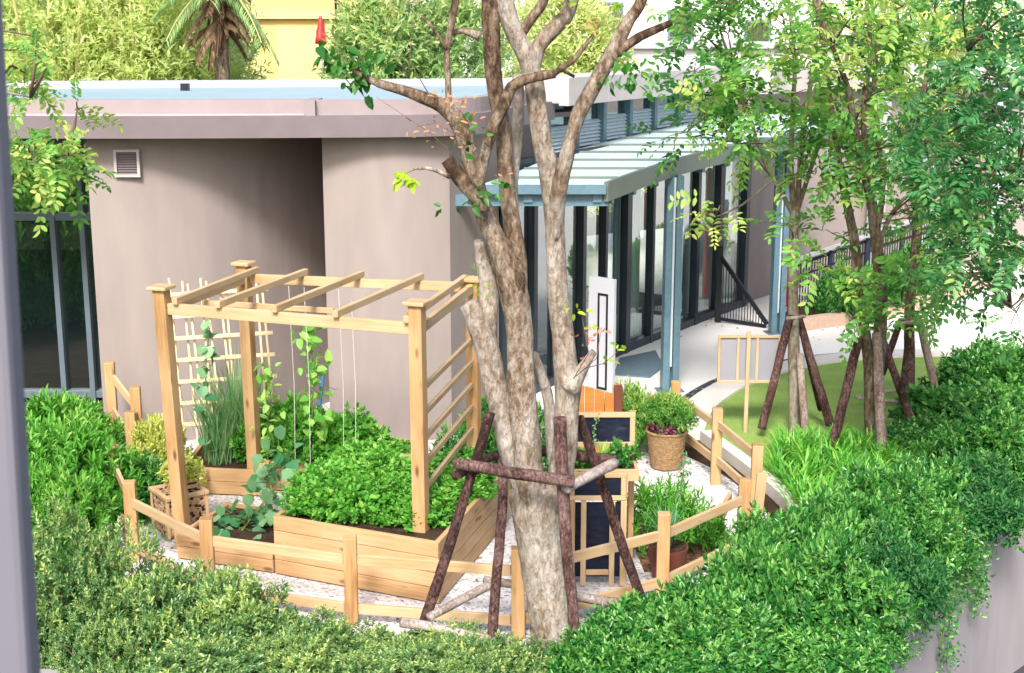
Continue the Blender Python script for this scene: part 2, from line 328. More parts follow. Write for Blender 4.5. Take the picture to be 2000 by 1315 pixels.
REDM = mat('red_paint', [(.3, (.42, .025, .02)), (.7, (.5, .035, .03))], 2., rough=.45)
NAVYM = mat('navy_metal', [(.3, (.010, .017, .035)), (.7, (.016, .026, .05))], 3., rough=.45)
GREYM = mat('grey_metal', [(.3, (.34, .35, .38)), (.7, (.42, .43, .46))], 3., rough=.4)
YELB = mat('yellow_render', [(.3, (.60, .46, .15)), (.7, (.64, .50, .19))], .6, rough=.8, fine=.05, fscale=3)
CREAM = mat('cream_render', [(.3, (.62, .47, .20)), (.7, (.66, .52, .25))], .6, rough=.8)
WHITEB = mat('white_render', [(.3, (.74, .74, .75)), (.7, (.80, .80, .81))], .4, rough=.8, fine=.04, fscale=2)
STRING = mat('white_string', [(.3, (.6, .58, .54)), (.7, (.7, .68, .64))], 20., rough=.9)
BLUEM = mat('blue_plastic', [(.3, (.03, .14, .34)), (.7, (.05, .18, .4))], 5., rough=.4)
BARK = barkmat('pale_bark', (.36, .305, .245), (.20, .135, .085), (.055, .032, .02), 1.)
BARK2 = barkmat('brown_bark', (.30, .25, .19), (.17, .12, .075), (.07, .05, .03), 1.4)
STAKE = barkmat('stake_bark', (.30, .205, .19), (.16, .085, .075), (.04, .02, .015), 2.2, bias=.12, patch=2.)
STAKEP = barkmat('peeled_pole', (.46, .38, .33), (.30, .21, .17), (.13, .08, .06), 2., patch=2.)
TWIG = mat('twig', [(.3, (.10, .065, .04)), (.7, (.17, .11, .07))], 12., rough=.9)
STEMG = mat('green_stem', [(.3, (.10, .17, .04)), (.7, (.16, .24, .06))], 8., rough=.7)
CULM = mat('bamboo_culm', [(.3, (.40, .36, .14)), (.7, (.55, .48, .22))], 4., rough=.6)
L_HEDGE = leafmat('hedge_leaf', (0.007, 0.075, 0.015), (0.036, 0.215, 0.036), (0.26, 0.53, 0.12), rough=.3, spec=.6, var=.45)
L_GREY = leafmat('grey_hedge_leaf', (0.025, 0.10, 0.03), (0.135, 0.29, 0.095), (0.54, 0.64, 0.20), rough=.3, spec=.7, var=.45)
L_HERB = leafmat('herb_leaf', (0.035, 0.18, 0.02), (0.125, 0.40, 0.05), (0.42, 0.66, 0.16))
L_DARK = leafmat('dark_leaf', (0.014, 0.085, 0.026), (0.042, 0.19, 0.05), (0.20, 0.42, 0.12))
L_TREE = leafmat('young_tree_leaf', (0.03, 0.15, 0.03), (0.17, 0.42, 0.08), (0.62, 0.66, 0.18), trans=.45)
L_BLUE = leafmat('bluish_leaf', (0.018, 0.125, 0.038), (0.08, 0.29, 0.085), (0.36, 0.54, 0.15), trans=.4, spec=.5)
L_BAMB = leafmat('bamboo_leaf', (.34, .47, .14), (.54, .64, .25), (.76, .78, .42), trans=.45)
L_BACK = leafmat('distant_leaf', (0.10, 0.24, 0.09), (0.32, 0.50, 0.19), (0.70, 0.70, 0.28), trans=.4)
L_MAIN = leafmat('broad_leaf', (.012, .09, .012), (.06, .24, .02), (.36, .52, .03), trans=.4, spec=.5, var=.15)
L_DRY = leafmat('dry_leaf', (.30, .22, .05), (.50, .30, .10), (.60, .22, .13), trans=.3, var=.5)
L_YEL = leafmat('yellow_leaf', (.22, .34, .05), (.48, .54, .12), (.66, .64, .26), trans=.35)
L_STRAP = leafmat('strap_leaf', (0.03, 0.18, 0.015), (0.11, 0.40, 0.04), (0.40, 0.68, 0.13), spec=.5)
L_SQUASH = leafmat('squash_leaf', (.02, .12, .045), (.07, .25, .10), (.26, .44, .22), trans=.3, var=.4)
L_FLOW = leafmat('flower_petal', (.05, .01, .10), (.22, .04, .10), (.40, .12, .14), trans=.3, var=.9)
# ------------------------------------------------------------------ foliage helpers (numpy)
def nrm(a): return a / np.maximum(np.linalg.norm(a, axis=-1, keepdims=True), 1e-9)
SIX = (np.array([0, .3, .7, 1, .7, .3]), np.array([0, .5, .4, 0, -.4, -.5]), np.array([0, .10, .08, -.06, .08, .10]), [[0, 5, 4, 3], [0, 3, 2, 1]])
FOUR = (np.array([0, .45, 1, .45]), np.array([0, .5, 0, -.5]), np.array([0, .10, -.05, .10]), [[0, 3, 2, 1]])
BROAD = (np.array([0, -.04, .35, .75, 1, .75, .35, -.04]), np.array([0, .34, .56, .36, 0, -.36, -.56, -.34]), np.array([0, .02, .09, .04, -.08, .04, .09, .02]), [[0, 7, 6, 5], [0, 5, 4, 4], [0, 4, 3, 3], [0, 3, 2, 1]])
def leaf_obj(name, leaves, mt, parent=None, loc=None, shape=SIX, kind=None):
    P, D, N, L, W, T = [np.concatenate([l[k] for l in leaves]) for k in range(6)]
    o_ = np.array(ORI[parent.name] if parent else (loc or (0, 0, 0)), dtype=float)
    P = P - o_; D = nrm(D); N = nrm(N - D * (N * D).sum(1, keepdims=True)); Sd = np.cross(D, N)
    t, s, h, fs = shape; k = len(t); n = len(P)
    Vv = P[:, None, :] + D[:, None, :] * (t[None, :, None] * L[:, None, None]) + Sd[:, None, :] * (s[None, :, None] * W[:, None, None]) + N[:, None, :] * (h[None, :, None] * L[:, None, None])
    me = mesh_np(name, Vv.reshape(-1, 3), (np.arange(n)[:, None, None] * k + np.array(fs4(fs))[None]).reshape(-1, 4) if all(len(set(f)) == 4 for f in fs) else None, np.repeat(T, k), fs, n, k)
    return link_mesh(name, me, mt, parent, loc, kind)
def fs4(fs): return [f for f in fs]
def mesh_np(name, Vs, F, tint, fs=None, n=0, k=0):
    me = bpy.data.meshes.new(name); me.vertices.add(len(Vs)); me.vertices.foreach_set('co', Vs.astype(np.float32).ravel())
    if F is None:
        ff = [list(dict.fromkeys(f)) for f in fs]; one = np.concatenate([np.array(f) for f in ff]); sz = np.array([len(f) for f in ff])
        idx = (np.arange(n)[:, None] * k + one[None]).ravel(); sizes = np.tile(sz, n)
    else: idx = F.ravel(); sizes = np.full(len(F), F.shape[1])
    me.loops.add(len(idx)); me.loops.foreach_set('vertex_index', idx.astype(np.int32)); me.polygons.add(len(sizes))
    st = np.concatenate([[0], np.cumsum(sizes)[:-1]]); me.polygons.foreach_set('loop_start', st.astype(np.int32))
    me.update(calc_edges=True); a = me.attributes.new('tint', 'FLOAT', 'POINT'); a.data.foreach_set('value', tint.astype(np.float32)); return me
def rdir(rng, n):
    return nrm(rng.normal(size=(n, 3)))
def sprigs(rng, P, D, tint, n=8, ln=.12, L=.045, W=.018, spread=1., planar=False, fwd=.55, up=0.):
    P = np.asarray(P, float); M = len(P); D = nrm(np.asarray(D, float)); out = []
    ref = np.where(np.abs(D[:, 2:3]) < .9, np.array([[0, 0, 1.]]), np.array([[1., 0, 0]]))
    e1 = nrm(np.cross(D, ref)); e2 = np.cross(e1, D); ph = rng.uniform(0, 6.28, M)
    if planar: # the blade of the compound leaf is tilted at random about its rachis
        ro = rng.normal(0, .5, M)[:, None]; a_ = e1 * np.cos(ro) + e2 * np.sin(ro); e2 = np.cross(a_, D); e1 = a_
    sc = rng.uniform(.6, 1.3, M)
    for k in range(n + 1):
        t = min(1., (k + .6) / n); sz = sc * (1 - .3 * abs(t - .45)) * rng.uniform(.8, 1.15, M)
        if planar:
            sgn = 1 if k % 2 else -1; rad = e1 * sgn; tt = min(1., (k // 2 * 2 + 1.2) / n); NN = e2 + rng.normal(0, .25, (M, 3))
            droop = np.array([[0, 0, -.35]]) * tt ** 1.5
            pos = P + (D + droop * .5) * (ln * tt * sc)[:, None]
        else:
            a = ph + k * 2.4; rad = e1 * np.cos(a)[:, None] + e2 * np.sin(a)[:, None]; pos = P + D * (ln * t * sc)[:, None]; NN = D + rng.normal(0, .3, (M, 3)) + np.array([[0, 0, .4]]); droop = 0
        if k == n: rad = rad * .15
        ld = nrm(D * (fwd + .5 * (t if not planar else 0)) + rad * spread + droop + rng.normal(0, .18, (M, 3)) + np.array([[0, 0, up]]))
        out.append((pos, ld, NN, L * sz, W * sz, tint + .12 * (t - .5) + rng.normal(0, .05, M)))
    return out
def bush_pts(rng, rx, ry, rz, nb, ns, br=.42, fill=.35, tipy=.25):
    """sprig roots and directions over a lumpy mound standing on z=0 (centre at the origin)."""
    d = rdir(rng, nb); d[:, 2] = np.abs(d[:, 2]) * .9; d[0] = (0, 0, .8)
    lump = 1.
    if nb > 30:   # a shell of small shoots over a slow swell, with gaps between the shoots
        ph = rng.uniform(0, 6.28, 6); lump = 1.12 + .17 * np.sin(3.1 * d[:, 0] + ph[0]) + .17 * np.sin(3.7 * d[:, 1] + ph[1]) + .10 * np.sin(5.3 * (d[:, 0] + d[:, 1]) + ph[2]) + .07 * np.sin(9 * d[:, 2] + ph[3]); lump = lump[:, None]
    c = d * np.array([rx, ry, rz]) * .68 * lump * rng.uniform(.8, 1.1, (nb, 1)); r = br * rng.uniform(.7, 1.3, nb)
    R = np.array([rx, ry, rz]); bt = rng.uniform(-.12, .12, nb)
    k = rng.integers(0, nb, ns * 3); q = rdir(rng, ns * 3); q[:, 2] = np.where(rng.random(ns * 3) < .6, np.abs(q[:, 2]), q[:, 2])
    P = c[k] + q * (r[k][:, None] * R) * rng.uniform(.78, 1.02, (ns * 3, 1))
    ins = np.zeros(len(P), bool)
    for j in range(nb):
        ins |= (k != j) & (np.linalg.norm((P - c[j]) / (r[j] * R), axis=1) < .8)
    ok = (~ins) & (P[:, 2] > .02); P = P[ok][:ns]; q = q[ok][:ns]; k = k[ok][:ns]
    D = nrm(q * .8 + np.array([[0, 0, .55]]) + rng.normal(0, .25, (len(P), 3)))
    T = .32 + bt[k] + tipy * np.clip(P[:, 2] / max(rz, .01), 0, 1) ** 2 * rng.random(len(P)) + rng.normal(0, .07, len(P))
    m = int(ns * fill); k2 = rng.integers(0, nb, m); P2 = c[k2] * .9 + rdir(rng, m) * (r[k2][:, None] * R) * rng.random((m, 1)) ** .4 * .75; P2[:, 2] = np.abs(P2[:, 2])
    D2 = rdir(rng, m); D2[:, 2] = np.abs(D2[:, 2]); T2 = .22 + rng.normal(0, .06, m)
    return np.concatenate([P, P2]), np.concatenate([D, D2]), np.concatenate([T, T2])
def stems(mb, rng, rx, ry, rz, n=5, r=.012, o=(0, 0, 0)):
    for _ in range(n):
        a = rng.uniform(0, 6.28); q = rng.uniform(.3, .75); z = rz * rng.uniform(.5, .8)
        p0 = V(o[0] + math.cos(a) * rx * .12, o[1] + math.sin(a) * ry * .12, o[2]); p2 = V(o[0] + math.cos(a) * rx * q, o[1] + math.sin(a) * ry * q, o[2] + z)
        mb.tube([p0, (p0 + p2) / 2 + V(0, 0, z * .12), p2], [r, r * .8, r * .35], 6, step=.08, wob=.1, seed=int(rng.integers(1e6)))
BUSH = {}
def bush(name, label, cat, loc, rx, ry, rz, group=None, kind='hedge', var=0, mt=None, rot=0., ns=900, n=8, ln=.11, L=.045, W=.019, shape=SIX, nb=10, fill=.35, stem=TWIG, spread=1., tipy=.25, br=.42, cache=True, pname='foliage'):
    key = (kind, var)
    if cache and key in BUSH:
        mf, ms = BUSH[key]; t = thing(name, label, cat, loc, group); t.scale = (rx, ry, rz); t.rotation_euler.z = rot
        for me, nm in ((mf, pname), (ms, 'stem')): o = bpy.data.objects.new(nm, me); COL.objects.link(o); o.parent = t
        return t
    rng = np.random.default_rng(hash(kind) % 9973 * 0 + sum(map(ord, kind)) * 13 + var)
    t = thing(name, label, cat, loc, group)
    a, b, c = (1, 1, 1) if cache else (rx, ry, rz)
    P, D, T = bush_pts(rng, a, b, c, nb, ns, br=br, fill=fill, tipy=tipy)
    q = 1. / ((rx + ry + rz) / 3) if cache else 1.
    lv = sprigs(rng, P, D, T, n, ln * q, L * q, W * q, spread)
    o = leaf_obj(pname, [(p + np.array(loc),) + tuple(r) for p, *r in lv], mt, t, shape=shape)
    mb = MB(); stems(mb, rng, a, b, c, 7, .014 * q, o=loc); s = mb.build('stem', stem, t, smooth=True)
    if cache: BUSH[key] = (o.data, s.data); t.scale = (rx, ry, rz); t.rotation_euler.z = rot
    return t
def blades(P, az, L, W, lean, droop, tint, seg=5):
    """strap leaves: arching strips. returns V, F, tint"""
    n = len(P); t = np.linspace(0, 1, seg + 1); d = np.stack([np.cos(az), np.sin(az), np.zeros(n)], 1); s = np.stack([-np.sin(az), np.cos(az), np.zeros(n)], 1)
    hor = (lean[:, None] * t + droop[:, None] * t ** 2.2); ver = t[None] * np.sqrt(np.maximum(.05, 1 - lean[:, None] ** 2)) - .75 * droop[:, None] * t[None] ** 3
    C = P[:, None] + d[:, None] * (hor * L[:, None])[..., None] + np.array([0, 0, 1.]) * (ver * L[:, None])[..., None]
    wd = (W[:, None] * (np.array([.7, 1, 1, .85, .55, .04]) if seg == 5 else np.linspace(1, .05, seg + 1))[None])[..., None] * .5
    A = C - s[:, None] * wd; B = C + s[:, None] * wd; Vv = np.stack([A, B], 2).reshape(-1, 3)
    b = np.arange(n)[:, None] * 2 * (seg + 1) + np.arange(seg)[None] * 2
    F = np.stack([b, b + 1, b + 3, b + 2], -1).reshape(-1, 4)
    return Vv, F, np.repeat(tint, 2 * (seg + 1))
def blade_obj(name, parts, mt, parent=None, loc=None, kind=None):
    o_ = np.array(ORI[parent.name] if parent else (loc or (0, 0, 0)), float); Vs = []; Fs = []; Ts = []; k = 0
    for v, f, t in parts: Vs.append(v - o_); Fs.append(f + k); Ts.append(t); k += len(v)
    me = mesh_np(name, np.concatenate(Vs), np.concatenate(Fs), np.concatenate(Ts)); me.polygons.foreach_set('use_smooth', [True] * len(me.polygons))
    return link_mesh(name, me, mt, parent, loc, kind)

# ------------------------------------------------------------------ ground
def sheet(name, poly, z, mt, th=.3, kind='structure'):
    return MB().prism([(p[0], p[1]) for p in poly], z - th, z).build(name, mt, loc=(0, 0, 0), kind=kind)
WALLLINE = smoothline([(-14, 10.2), (-8, 9.2), (-3.4, 8.88), (0, 8.72), (1.7, 8.72), (2.68, 9.3), (3.32, 10.6), (4.2, 11.9), (5.0, 12.9), (6.5, 14.2), (9, 15.6), (14, 17.2), (24, 19)], 5)
g = MB(); g.add([(-400, -60, -1.8), (400, -60, -1.8), (400, 900, -1.8), (-400, 900, -1.8)], [(0, 1, 2, 3)]); g.build('ground', ASPH, loc=(0, 0, 0), kind='structure')
sheet('terrace_soil', [(p.x, p.y + .12) for p in WALLLINE] + [(24, 60), (-14, 60)], -.03, SOIL, 1.85)
t = thing('parapet_wall', 'curved pinkish white retaining wall below the hedge', 'wall', (4.2, 11.9, -1.5))
MB().strip(WALLLINE, .2, -1.85, .10).build('wall', PARAP, t, smooth=False)
MB().strip(offset(WALLLINE, -.03), .26, .104, .15).build('coping', PARAP, t)
LAWNE = smoothline([(2.2, 15.3), (2.54, 16.53), (3.27, 17.8), (4.28, 18.71), (5.24, 19.1), (6.45, 19.26), (9, 19.2), (14, 19.5)], 6)
sheet('plaza_paving', [(.6, 15.62), (.2, 16.4), (-.2, 16.9), (-.2, 30), (45, 60), (45, 19)] + [(p.x, p.y) for p in reversed(offset(LAWNE, .42))] + [(1.9, 14.5)], 0, PAVE)
sheet('lawn', [(p.x, p.y) for p in LAWNE] + [(14, 18), (9, 16.2), (6, 14.4), (4, 13.4), (2.95, 13.5), (2.55, 14.4)], .03, LAWN, .1)
MB().strip(LAWNE, .40, -.1, .055).build('kerb', KERBM, loc=(0, 0, 0), kind='structure')
MB().strip(offset(LAWNE, .41)[:17], .16, -.1, .012).build('pebble_drain', PEBB, loc=(0, 0, 0), kind='structure')
MB().strip(offset(LAWNE, .55)[16:], .05, -.1, .006).build('drain_channel', NAVYM, loc=(0, 0, 0), kind='structure')
GRAV = smoothline([(-4.4, 14.9), (-3.95, 13.2), (-3.75, 11.6), (-2.9, 10.5), (-1.6, 9.98), (0, 9.72), (1.2, 10.1), (2.15, 11.1), (2.5, 12.2), (2.35, 13.6), (1.9, 14.7), (.9, 16.2)], 5)
sheet('gravel_bed', [(p.x, p.y) for p in GRAV] + [(-.3, 17.2), (-2.4, 17.2), (-4.4, 15.6)], -.012, GRAVEL, .2)
KB = smoothline([(2.30, 15.3), (2.62, 14.0), (2.82, 12.9), (2.78, 12.3), (2.5, 11.5)], 6)
MB().strip(KB, -.14, -.1, .10).build('garden_kerb', KERBM, loc=(0, 0, 0), kind='structure')
MB().strip(offset(KB, .01), .13, -.1, .0).build('pebble_strip', PEBB, loc=(0, 0, 0), kind='structure')
m = MB(); m.prism([(1.54, 19.22), (2.10, 19.70), (2.12, 18.72), (1.86, 18.1), (1.38, 18.25)], .0, .018); tag(m.build('doormat', MATM, loc=(0, 0, 0)), 'blue grey floor mat on the paving at the glass doors', 'mat')

# ------------------------------------------------------------------ main building
B = thing('pavilion_building', 'low curved beige pavilion with a flat roof, metal canopy and glass walls', 'building', (-2, 16, 0))
EAVE = 3.49
LW = smoothline([(-4.62, 15.08), (-4.0, 15.14), (-3.3, 15.5), (-2.7, 16.25), (-2.05, 17.45)], 8)
MB().strip(LW, .22, -.1, EAVE).build('recessed_wall', WALLM, B, smooth=False)
bpy.data.objects['recessed_wall'].data.polygons.foreach_set('use_smooth', [True] * len(bpy.data.objects['recessed_wall'].data.polygons))
e_ = bpy.data.objects['recessed_wall'].modifiers.new('edge', 'EDGE_SPLIT'); e_.split_angle = .6
MB().box((-4.50, 16.1, 1.7), .2, 1.75, 3.58).build('return_wall', WALLM, B)
CW = smoothline([(-2.09, 15.3), (-1.75, 15.2), (-1.4, 15.16), (-1.05, 15.22), (-.70, 15.38)], 6)
MB().strip(CW, .24, -.1, EAVE).build('bowed_wall', WALLM, B)
o_ = bpy.data.objects['bowed_wall']; o_.data.polygons.foreach_set('use_smooth', [True] * len(o_.data.polygons)); e_ = o_.modifiers.new('edge', 'EDGE_SPLIT'); e_.split_angle = .6
MB().strip([V(-.695, 15.384, 0), V(-.16, 16.72, 0)], .22, -.1, EAVE).build('side_wall', WALLM, B)
MB().box((-1.96, 16.6, 1.7), .2, 2.0, 3.58).build('return_wall', WALLM, B)
# eave fascia, ledge, upper parapet, roof
FL = smoothline([(-12, 15.6), (-8, 15.0), (-4.6, 14.74), (-2.1, 14.86), (-.9, 15.02), (-.3, 15.5), (.05, 16.6), (.55, 17.95)], 6)
MB().strip(FL, .12, EAVE - .02, 3.70).build('fascia', FASC, B)
MB().prism([(p.x, p.y) for p in offset(FL, .10)] + [(.9, 18.3), (.9, 22), (-12, 22)], EAVE, EAVE + .06).build('soffit', FASC, B)
led = [p for p in offset(FL, .10)]
MB().prism([(p.x, p.y) for p in led] + [(p.x, p.y) for p in reversed(offset(FL, .6))], 3.64, 3.697).build('eave_ledge', FASCW, B)
n_l = next(i for i, p in enumerate(FL) if p.x > -2.08)
up1 = offset(FL, .50)[:n_l + 1]; up1[-1].x = -2.10
MB().strip(up1, .14, 3.69, 3.85).build('parapet_upstand', FASC2, B)
up2 = offset(FL, .13)[n_l:]; up2[0].x = -2.10
MB().strip(up2, .14, 3.69, 3.86).build('parapet_upstand', FASC2, B)
MB().box((-2.10 - .06, 15.22, 3.775), .12, .62, .17).build('parapet_return', FASC2, B)
FARE = [V(-12, 18.3, 0), V(-6, 18.55, 0), V(-2, 19.2, 0), V(0, 19.7, 0), (V(1.3, 20.4, 0))]
MB().prism([(p.x, p.y) for p in offset(FL, .52)[:n_l]] + [(p.x, p.y) for p in offset(FL, .25)[n_l:]] + [(1.2, 18.9), (3.4, 22.6), (6, 26.6), (4, 27)] + [(p.x, p.y) for p in reversed(FARE)], 3.78, 3.835).build('roof', ROOFM, B)
MB().strip(FARE, .18, 3.7, 3.93).build('far_upstand', GREYM, B)
MB().box((at(362, 181, 17.9).x, 17.9, 3.88), .1, .1, .09).build('roof_outlet', BLACKM, B)
# louvred wall vent
vp = V(-4.18, 15.08, 3.18); vt = MB()
for a in (-1, 1):
    vt.box((vp.x + a * .125, vp.y - .012, vp.z), .03, .05, .30); vt.box((vp.x, vp.y - .012, vp.z + a * .135), .219, .05, .03)
vf = vt.build('wall_vent', FASCW, B)
vs = MB()
for k in range(9): vs.frame((vp.x, vp.y - .005, vp.z - .11 + k * .027), V(1, 0, 0), V(0, .8, .6), V(0, -.6, .8), .218, .03, .006)
vs.build('louvre', FASC, vf)
# left curtain wall
cw = MB(); pz = MB(); y0 = 16.85
for x in (-7.4, -6.85, -6.28, -5.62, -5.26, -4.9): cw.box((x, y0, 1.75), .065, .14, 3.5)
for z in (.12, 2.36, 3.3): cw.box((-6.1, y0 + .002, z), 2.6, .10, .09)
f = cw.build('curtain_wall_frame', MULL, B, bevel=.004)
pz.add([(-7.4, y0 + .03, .1), (-4.8, y0 + .03, .1), (-4.8, y0 + .03, 3.45), (-7.4, y0 + .03, 3.45)], [(0, 1, 2, 3)]); pz.build('glass_pane', GLASSD, f)
for x in (-6.55, -5.98, -5.45, -5.02): MB().box((x, y0 + .15, 2.1), .34, .02, .34).build('paper_sheet', FASCW, f)
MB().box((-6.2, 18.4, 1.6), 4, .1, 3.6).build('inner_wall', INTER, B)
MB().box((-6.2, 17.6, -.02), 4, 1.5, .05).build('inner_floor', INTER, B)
# glass wall under the canopy
GLN = smoothline([(-.16, 16.75), (.35, 17.45), (1.1, 18.75), (1.8, 19.9), (2.6, 21.15), (3.36, 22.3), (3.95, 23.15)], 6); GT = xlen(GLN)[-1]
zc = lambda y: 2.28 + .04 * y
fr = MB(); gp = MB(); CURTS = []; 
def s_at(px):      # distance along the glass line that stands in the direction of column px
    k = (px - 1000) / FPX; best = 0
    for i in range(700):
        p_, _ = along(GLN, GT * i / 700)
        if p_.x / (p_.y * math.cos(TH) + (CH - 1.5) * math.sin(TH)) < k: best = GT * i / 700
    return best
fx = [.05] + [s_at(q) for q in (1040, 1085, 1135, 1178, 1223, 1271, 1313, 1359, 1404)] + [GT - .06]
wide = (.10, .09, .08, .10, .07, .14, .08, .08, .10, .16, .14)
for s_, w_ in zip(fx, wide):
    p, tg = along(GLN, s_); fr.box((p.x, p.y, 1.52), w_, .12, 3.05, math.atan2(tg.y, tg.x))
for i in range(len(fx) - 1):
    p, _ = along(GLN, fx[i]); q, tg = along(GLN, fx[i + 1]); nn = V(tg.y, -tg.x, 0)
    d = (q - p).normalized()
    fr.beam(p + d * wide[i] * .5 + V(0, 0, .06), q - d * wide[i + 1] * .5 + V(0, 0, .06), .10, .12); fr.beam(p + d * wide[i] * .5 + V(0, 0, 2.98), q - d * wide[i + 1] * .5 + V(0, 0, 2.98), .10, .13)
    gp.add([p - nn * .02 + V(0, 0, .1), q - nn * .02 + V(0, 0, .1), q - nn * .02 + V(0, 0, 2.95), p - nn * .02 + V(0, 0, 2.95)], [(0, 1, 2, 3)])
    if i in (0, 5, 8, 9):   # gathered curtains behind some panes
        k = 46; vs_ = []
        for j in range(k + 1):
            u = .04 + .92 * j / k; c = p.lerp(q, u) - nn * (.20 + .035 * math.sin(j * 1.05) + .015 * math.sin(j * 2.3)); vs_ += [c + V(0, 0, .12), c + V(0, 0, 2.9)]
        CURTS.append((vs_, [(2 * j, 2 * j + 2, 2 * j + 3, 2 * j + 1) for j in range(k)]))
f = fr.build('glass_wall_frame', DARKF, B, bevel=.004); gp.build('glass_pane', GLASS, f); [MB().add(*c).build('curtain', CURT, f, smooth=True) for c in CURTS]
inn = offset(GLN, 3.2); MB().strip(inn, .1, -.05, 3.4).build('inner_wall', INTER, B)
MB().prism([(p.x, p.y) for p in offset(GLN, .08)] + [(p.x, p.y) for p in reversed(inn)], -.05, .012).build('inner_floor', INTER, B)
# clerestory: posts, louvres, panes, light fascia over it
CL = smoothline([(.42, 18.1), (1.2, 19.55), (2.0, 20.95), (2.8, 22.3), (3.6, 23.6), (4.4, 24.9)], 6); CT = xlen(CL)[-1]
po = MB(); lo = MB(); pa = MB(); k = 9
for i in range(k + 1):
    p, tg = along(CL, CT * i / k); MB().box((p.x, p.y, 3.35), .10, .14, .70, math.atan2(tg.y, tg.x)).build('clerestory_post', STEEL, B, bevel=.004)
for i in range(k):
    p, tg = along(CL, CT * i / k); q, _ = along(CL, CT * (i + 1) / k); d = (q - p).normalized(); nn = V(d.y, -d.x, 0)
    for j in range(7):
        z = zc(p.y) + .02 + j * .05; lo.frame((p + q) / 2 + V(0, 0, z), d, nn * .75 + V(0, 0, -.66), nn * .66 + V(0, 0, .75), (q - p).length - .1, .05, .012)
    pa.add([p - nn * .03 + V(0, 0, 3.36), q - nn * .03 + V(0, 0, 3.36), q - nn * .03 + V(0, 0, 3.68), p - nn * .03 + V(0, 0, 3.68)], [(0, 1, 2, 3)])
lo.build('louvre_blade', STEELL, B); pa.build('clerestory_pane', GLASS, B)
MB().strip(offset(CL, .12), .04, 2.9, 3.6).build('clerestory_backing', STEEL, B)
FC = offset(smoothline([(.50, 17.86), (1.2, 19.15), (2.0, 20.55), (2.8, 21.9), (3.7, 23.35), (4.7, 25.0)], 6), -.25)
MB().strip(FC, .14, 3.65, 4.0).build('upper_fascia', FASCW, B)
MB().prism([(p.x, p.y) for p in offset(FC, .141)] + [(p.x, p.y) for p in reversed(offset(FC, .9))], 3.68, 3.99).build('upper_roof_edge', FASCW, B)
# sloping metal canopy with standing seams
OUT = smoothline([(1.03, 15.5), (1.53, 16.55), (2.15, 17.7), (2.74, 18.6), (3.27, 19.3), (4.0, 20.2), (5.2, 21.6)], 6)
INN = [V(-.35, 15.5, 0), V(.02, 16.4, 0), V(.45, 17.7, 0)] + offset(CL, -.12)
cpoly = [V(-.35, 15.5, 0)] + OUT + list(reversed(INN[1:]))
MB().prism([(p.x, p.y) for p in cpoly], [zc(p.y) - .05 for p in cpoly], [zc(p.y) for p in cpoly]).build('canopy_roof', CANOPY, B)
def xat(line, y):
    for i in range(1, len(line)):
        if min(line[i - 1].y, line[i].y) <= y <= max(line[i - 1].y, line[i].y):
            return line[i - 1].x + (line[i].x - line[i - 1].x) * (y - line[i - 1].y) / max(1e-6, line[i].y - line[i - 1].y)
y = 15.95
while y < 21.4:
    a, b = xat(INN, y), xat(OUT, y)
    if a is not None and b is not None: MB().box(((a + b) / 2, y, zc(y) + .008), b - a - .03, .045, .036).build('roof_seam', CANFAS, B)
    y += .78
OF = offset(OUT, -.003)
MB().strip(OF, -.05, [zc(p.y) - .19 for p in OF], [zc(p.y) + .03 for p in OF]).build('canopy_fascia', CANFAS, B)
MB().box((.34, 15.46, 2.85), 1.42, .07, .10).build('canopy_gutter', STEEL, B)
b2 = MB(); b2.box((.2, 15.58, 2.72), 1.78, .10, .13); b2.box((.25, 15.95, 2.74), 1.5, .08, .12)
for x in (.18, .96): b2.box((x, 15.515, 2.79), .1, .03, .18)
b2.build('canopy_beam', STEEL, B)
br = MB(); s_ = .35; OL = xlen(OUT)[-1]
while s_ < OL - .2:
    p, tg = along(OUT, s_); nn = V(-tg.y, tg.x, 0); a = p - nn * -.02; z = zc(p.y) - .20
    br.beam(a + nn * .0 + V(0, 0, z), a + nn * 1.5 + V(0, 0, z + .02), .09, .13); s_ += .72
br.build('canopy_bracket', STEEL, B, bevel=.005)
def column(x, y, rz, top):
    c = MB(); X = V(math.cos(rz), math.sin(rz), 0); Y = V(-X.y, X.x, 0); p = V(x, y, 0)
    for a in (-1, 1):
        c.frame(p + X * (a * .10) + V(0, 0, top / 2), V(0, 0, 1), X, Y, top, .014, .15)
        for b_ in (-1, 1): c.frame(p + X * (a * .10 - a * .042) * 1 + Y * (b_ * .069) + V(0, 0, top / 2 + .001), V(0, 0, 1), X, Y, top - .004, .07, .012)
    o = c.build('canopy_column', STEEL, B)
    MB().frame(p + V(0, 0, top / 2 + .15), V(0, 0, 1), X, Y, top - .35, .035, .05).build('downpipe', STEELL, o)
    MB().frame(p + V(0, 0, .008), X, Y, V(0, 0, 1), .34, .26, .016).build('base_plate', STEEL, o)
column(2.05, 17.45, .15, 2.80); column(4.10, 20.95, .15, 2.85)
# beige end wall beyond the glass, further wall and grey pilasters to the right
RW = smoothline([(3.98, 23.2), (4.5, 24.0), (6.2, 25.6), (9, 27.2), (14, 28.6)], 6)
MB().strip(RW, .25, -.1, 3.56).build('end_wall', WALLM, B)
MB().strip(offset(RW, -.35), .6, 3.56, 3.95).build('end_fascia', FASCW, B)
for s_ in (3.9, 5.2, 6.9, 8.6):
    p, tg = along(RW, s_); MB().box((p.x + .12, p.y - .2, 1.75), .28, .2, 3.5, math.atan2(tg.y, tg.x)).build('pilaster', GREYM, B)
